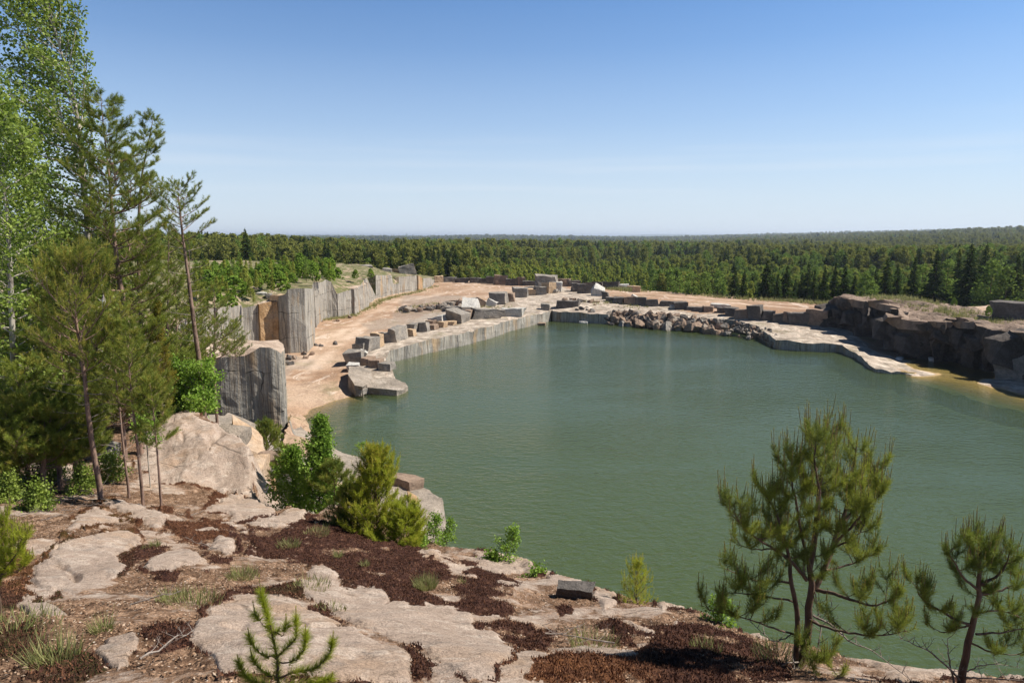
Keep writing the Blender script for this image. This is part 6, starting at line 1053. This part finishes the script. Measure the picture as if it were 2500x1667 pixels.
for k in range(190):
    u = r.uniform(0, 1); px = 480 + 330 * r.uniform(0, 1); pyb = r.uniform(650, 684) + (30 if px < 640 else 0) * r.uniform(0, 1); key = r.choice(['h1', 'h2', 'b1', 'p3'], p=[.55, .17, .08, .2]); H = {'h1': 1.7, 'h2': 1.2, 'b1': 2.8, 'p3': 2.2}[key] * r.uniform(.7, 1.25)
    on_plateau(key, px, pyb, H, blab[key], 'thicket on the plateau ' + {'h1': 'of bright bushes', 'h2': 'of low bushes', 'b1': 'of young birches', 'p3': 'of young pines'}[key], 'bush' if key[0] == 'h' else ('birch tree' if key == 'b1' else 'pine tree'), 1.0, 8.5)
for k, (px, pyb, H) in enumerate([(505, 700, 1.3), (530, 718, 1.2), (555, 725, 1.0), (575, 722, 1.3), (600, 712, 1.6), (612, 722, 1.2), (640, 690, 1.5), (655, 700, 1.0), (665, 708, 1.1), (680, 706, 1.3), (700, 694, 1.0), (535, 690, 1.0), (520, 735, .9), (545, 705, 1.0), (590, 700, 1.0), (715, 688, .8), (490, 690, 1.5), (620, 735, .6), (560, 745, .7), (480, 720, 1.5), (497, 740, 1.2)]):
    on_plateau('p3' if k % 3 else 'h2', px, pyb, H * 1.5, ['low spreading bush on the bare rim of the plateau', 'knee high young pine on the rim of the plateau'][1 if k % 3 else 0], ['low bushes on the rim of the plateau', 'knee high pines on the rim of the plateau'][1 if k % 3 else 0], ['bush', 'pine tree'][1 if k % 3 else 0], 1.15)
# greenery on the quarry floor: weeds at the foot of the wall, beside the road, by the rim and on the outcrop
r = np.random.default_rng(23)
def weeds(pts, n, spread, h, hfun, label, name='weeds'):
    V = []; 
    for k in range(n):
        a = pts[int(r.integers(0, len(pts)))]; X, Y = a[0] + r.normal(0, spread), a[1] + r.normal(0, spread); V.append((X, Y, hfun(X, Y)))
    V = np.array(V); bl = np.repeat(V, 6, 0) + r.normal(size=(len(V) * 6, 3)) * [.08, .08, 0]; dd = r.normal(size=bl.shape) * .4 + [0, 0, 1]; hh = h * r.uniform(.4, 1.2, (len(bl), 1)); s = unit(np.cross(dd, r.normal(size=bl.shape))) * h * .12
    W = np.stack([bl - s, bl + s, bl + dd * hh], 1).reshape(-1, 3); tag(obj(name, mesh_np(name, W, [np.arange(len(W)).reshape(-1, 3)], [M['grass']], attrs={'tint': np.repeat(r.uniform(0, .9, len(bl)), 3)})), label, name, kind='stuff')
def line_px(P, zf=fz, n=40): P = np.array(P, float); t = np.linspace(0, len(P) - 1, n); return [zf(np.interp(s, range(len(P)), P[:, 0]), np.interp(s, range(len(P)), P[:, 1])) for s in t]
weeds(line_px([(775, 782), (825, 779), (864, 770), (905, 750), (930, 735), (965, 725), (1020, 713), (1062, 700)]), 900, .55, .32, fh, 'green weeds along the foot of the quarry wall')
weeds(line_px([(985, 760), (1000, 752), (1050, 745), (1090, 742), (1080, 760)]) + line_px([(1130, 745), (1250, 755), (1230, 765)]) + line_px([(1420, 745), (1500, 750), (1560, 752)]), 420, 1.0, .35, fh, 'weeds growing between the broken stones beside the road')
weeds(line_px([(1700, 722), (1850, 732), (1960, 738), (2040, 744), (2050, 742)]) + line_px([(1500, 706), (1560, 712)]), 900, 1.0, .5, fh, 'green strip of grass along the far rim of the gravel')
och = RBF([tuple(p) for p in oc_out] + [tuple(p) for p in oc_ctrl]); ochf = lambda X, Y: float(och(X, Y)[0])
weeds([G(px, py, 5.3) for px, py in ((2150, 733), (2180, 732), (2210, 732), (2240, 736), (2270, 741), (2290, 746), (2320, 750), (2200, 738))], 700, 1.2, .38, ochf, 'grass and herbs covering the rear crest of the outcrop')
weeds([G(px, py, 4.7) for px, py in ((2350, 765), (2370, 760), (2400, 770), (2440, 775))], 260, 1.2, .35, ochf, 'sparse plants on the slope of the outcrop')
for px, py, H, lab in [(2328, 735, 1.2, 'small bush with reddish leaves on the crest of the outcrop'), (2412, 758, 1.2, 'small bright green bush at the back of the outcrop')]: p = G(px, py + 12, 4.9); tree('h1', p[0], p[1], 4.8, H, lab, '', 'bush', .8)
# the far-off wood repeats the crowns of the nearer trees
ng = bpy.data.node_groups.new('forest_trees', 'GeometryNodeTree'); ng.interface.new_socket('Geometry', in_out='INPUT', socket_type='NodeSocketGeometry'); ng.interface.new_socket('Geometry', in_out='OUTPUT', socket_type='NodeSocketGeometry')
N = ng.nodes.new; gi, go = N('NodeGroupInput'), N('NodeGroupOutput'); m2p = N('GeometryNodeMeshToPoints'); iop = N('GeometryNodeInstanceOnPoints'); gti = N('GeometryNodeGeometryToInstance'); iop.inputs['Pick Instance'].default_value = True
crown_of = {}
for o in scene.objects:
    if o.parent and o.name.startswith('crown'):
        for k in keys:
            if o.data == kinds[k][1] and k not in crown_of: crown_of[k] = o
for k in reversed(keys):
    oi = N('GeometryNodeObjectInfo'); oi.transform_space = 'ORIGINAL'; oi.inputs['Object'].default_value = crown_of[k]; oi.inputs['As Instance'].default_value = True; ng.links.new(oi.outputs['Geometry'], gti.inputs[0])
def named(nm, ty): a = N('GeometryNodeInputNamedAttribute'); a.data_type = ty; a.inputs['Name'].default_value = nm; return a.outputs[0]
cx = N('ShaderNodeCombineXYZ'); w_ = named('wid', 'FLOAT'); ng.links.new(w_, cx.inputs[0]); ng.links.new(w_, cx.inputs[1]); ng.links.new(named('hgt', 'FLOAT'), cx.inputs[2]); cr = N('ShaderNodeCombineXYZ'); ng.links.new(named('rot', 'FLOAT'), cr.inputs[2])
for a, b_ in ((gi.outputs[0], m2p.inputs[0]), (m2p.outputs[0], iop.inputs['Points']), (gti.outputs[0], iop.inputs['Instance']), (named('kind_i', 'INT'), iop.inputs['Instance Index']), (cx.outputs[0], iop.inputs['Scale']), (cr.outputs[0], iop.inputs['Rotation']), (iop.outputs[0], go.inputs[0])): ng.links.new(a, b_)
md = forest.modifiers.new('forest_trees', 'NODES'); md.node_group = ng; print('forest', len(pts))
# thin air between the camera and the hills
Vh = [(x, y, z) for x in (-21000, 21000) for y in (-400, 24500) for z in (-60, 75)]
me = bpy.data.meshes.new('haze'); me.from_pydata([tuple(map(float, v)) for v in Vh], [], [(0, 1, 3, 2), (4, 6, 7, 5), (0, 4, 5, 1), (2, 3, 7, 6), (0, 2, 6, 4), (1, 5, 7, 3)]); me.update()
m, nt = mat_new('haze'); out_ = nt.nodes.new('ShaderNodeOutputMaterial'); pv = nt.nodes.new('ShaderNodeVolumePrincipled'); pv.inputs['Color'].default_value = (.75, .85, 1, 1); pv.inputs['Density'].default_value = 0.00011; pv.inputs['Anisotropy'].default_value = .3
nt.links.new(pv.outputs[0], out_.inputs['Volume']); me.materials.append(m); tag(obj('haze', me), 'thin bluish summer haze over the distant forest', 'haze', kind='stuff')
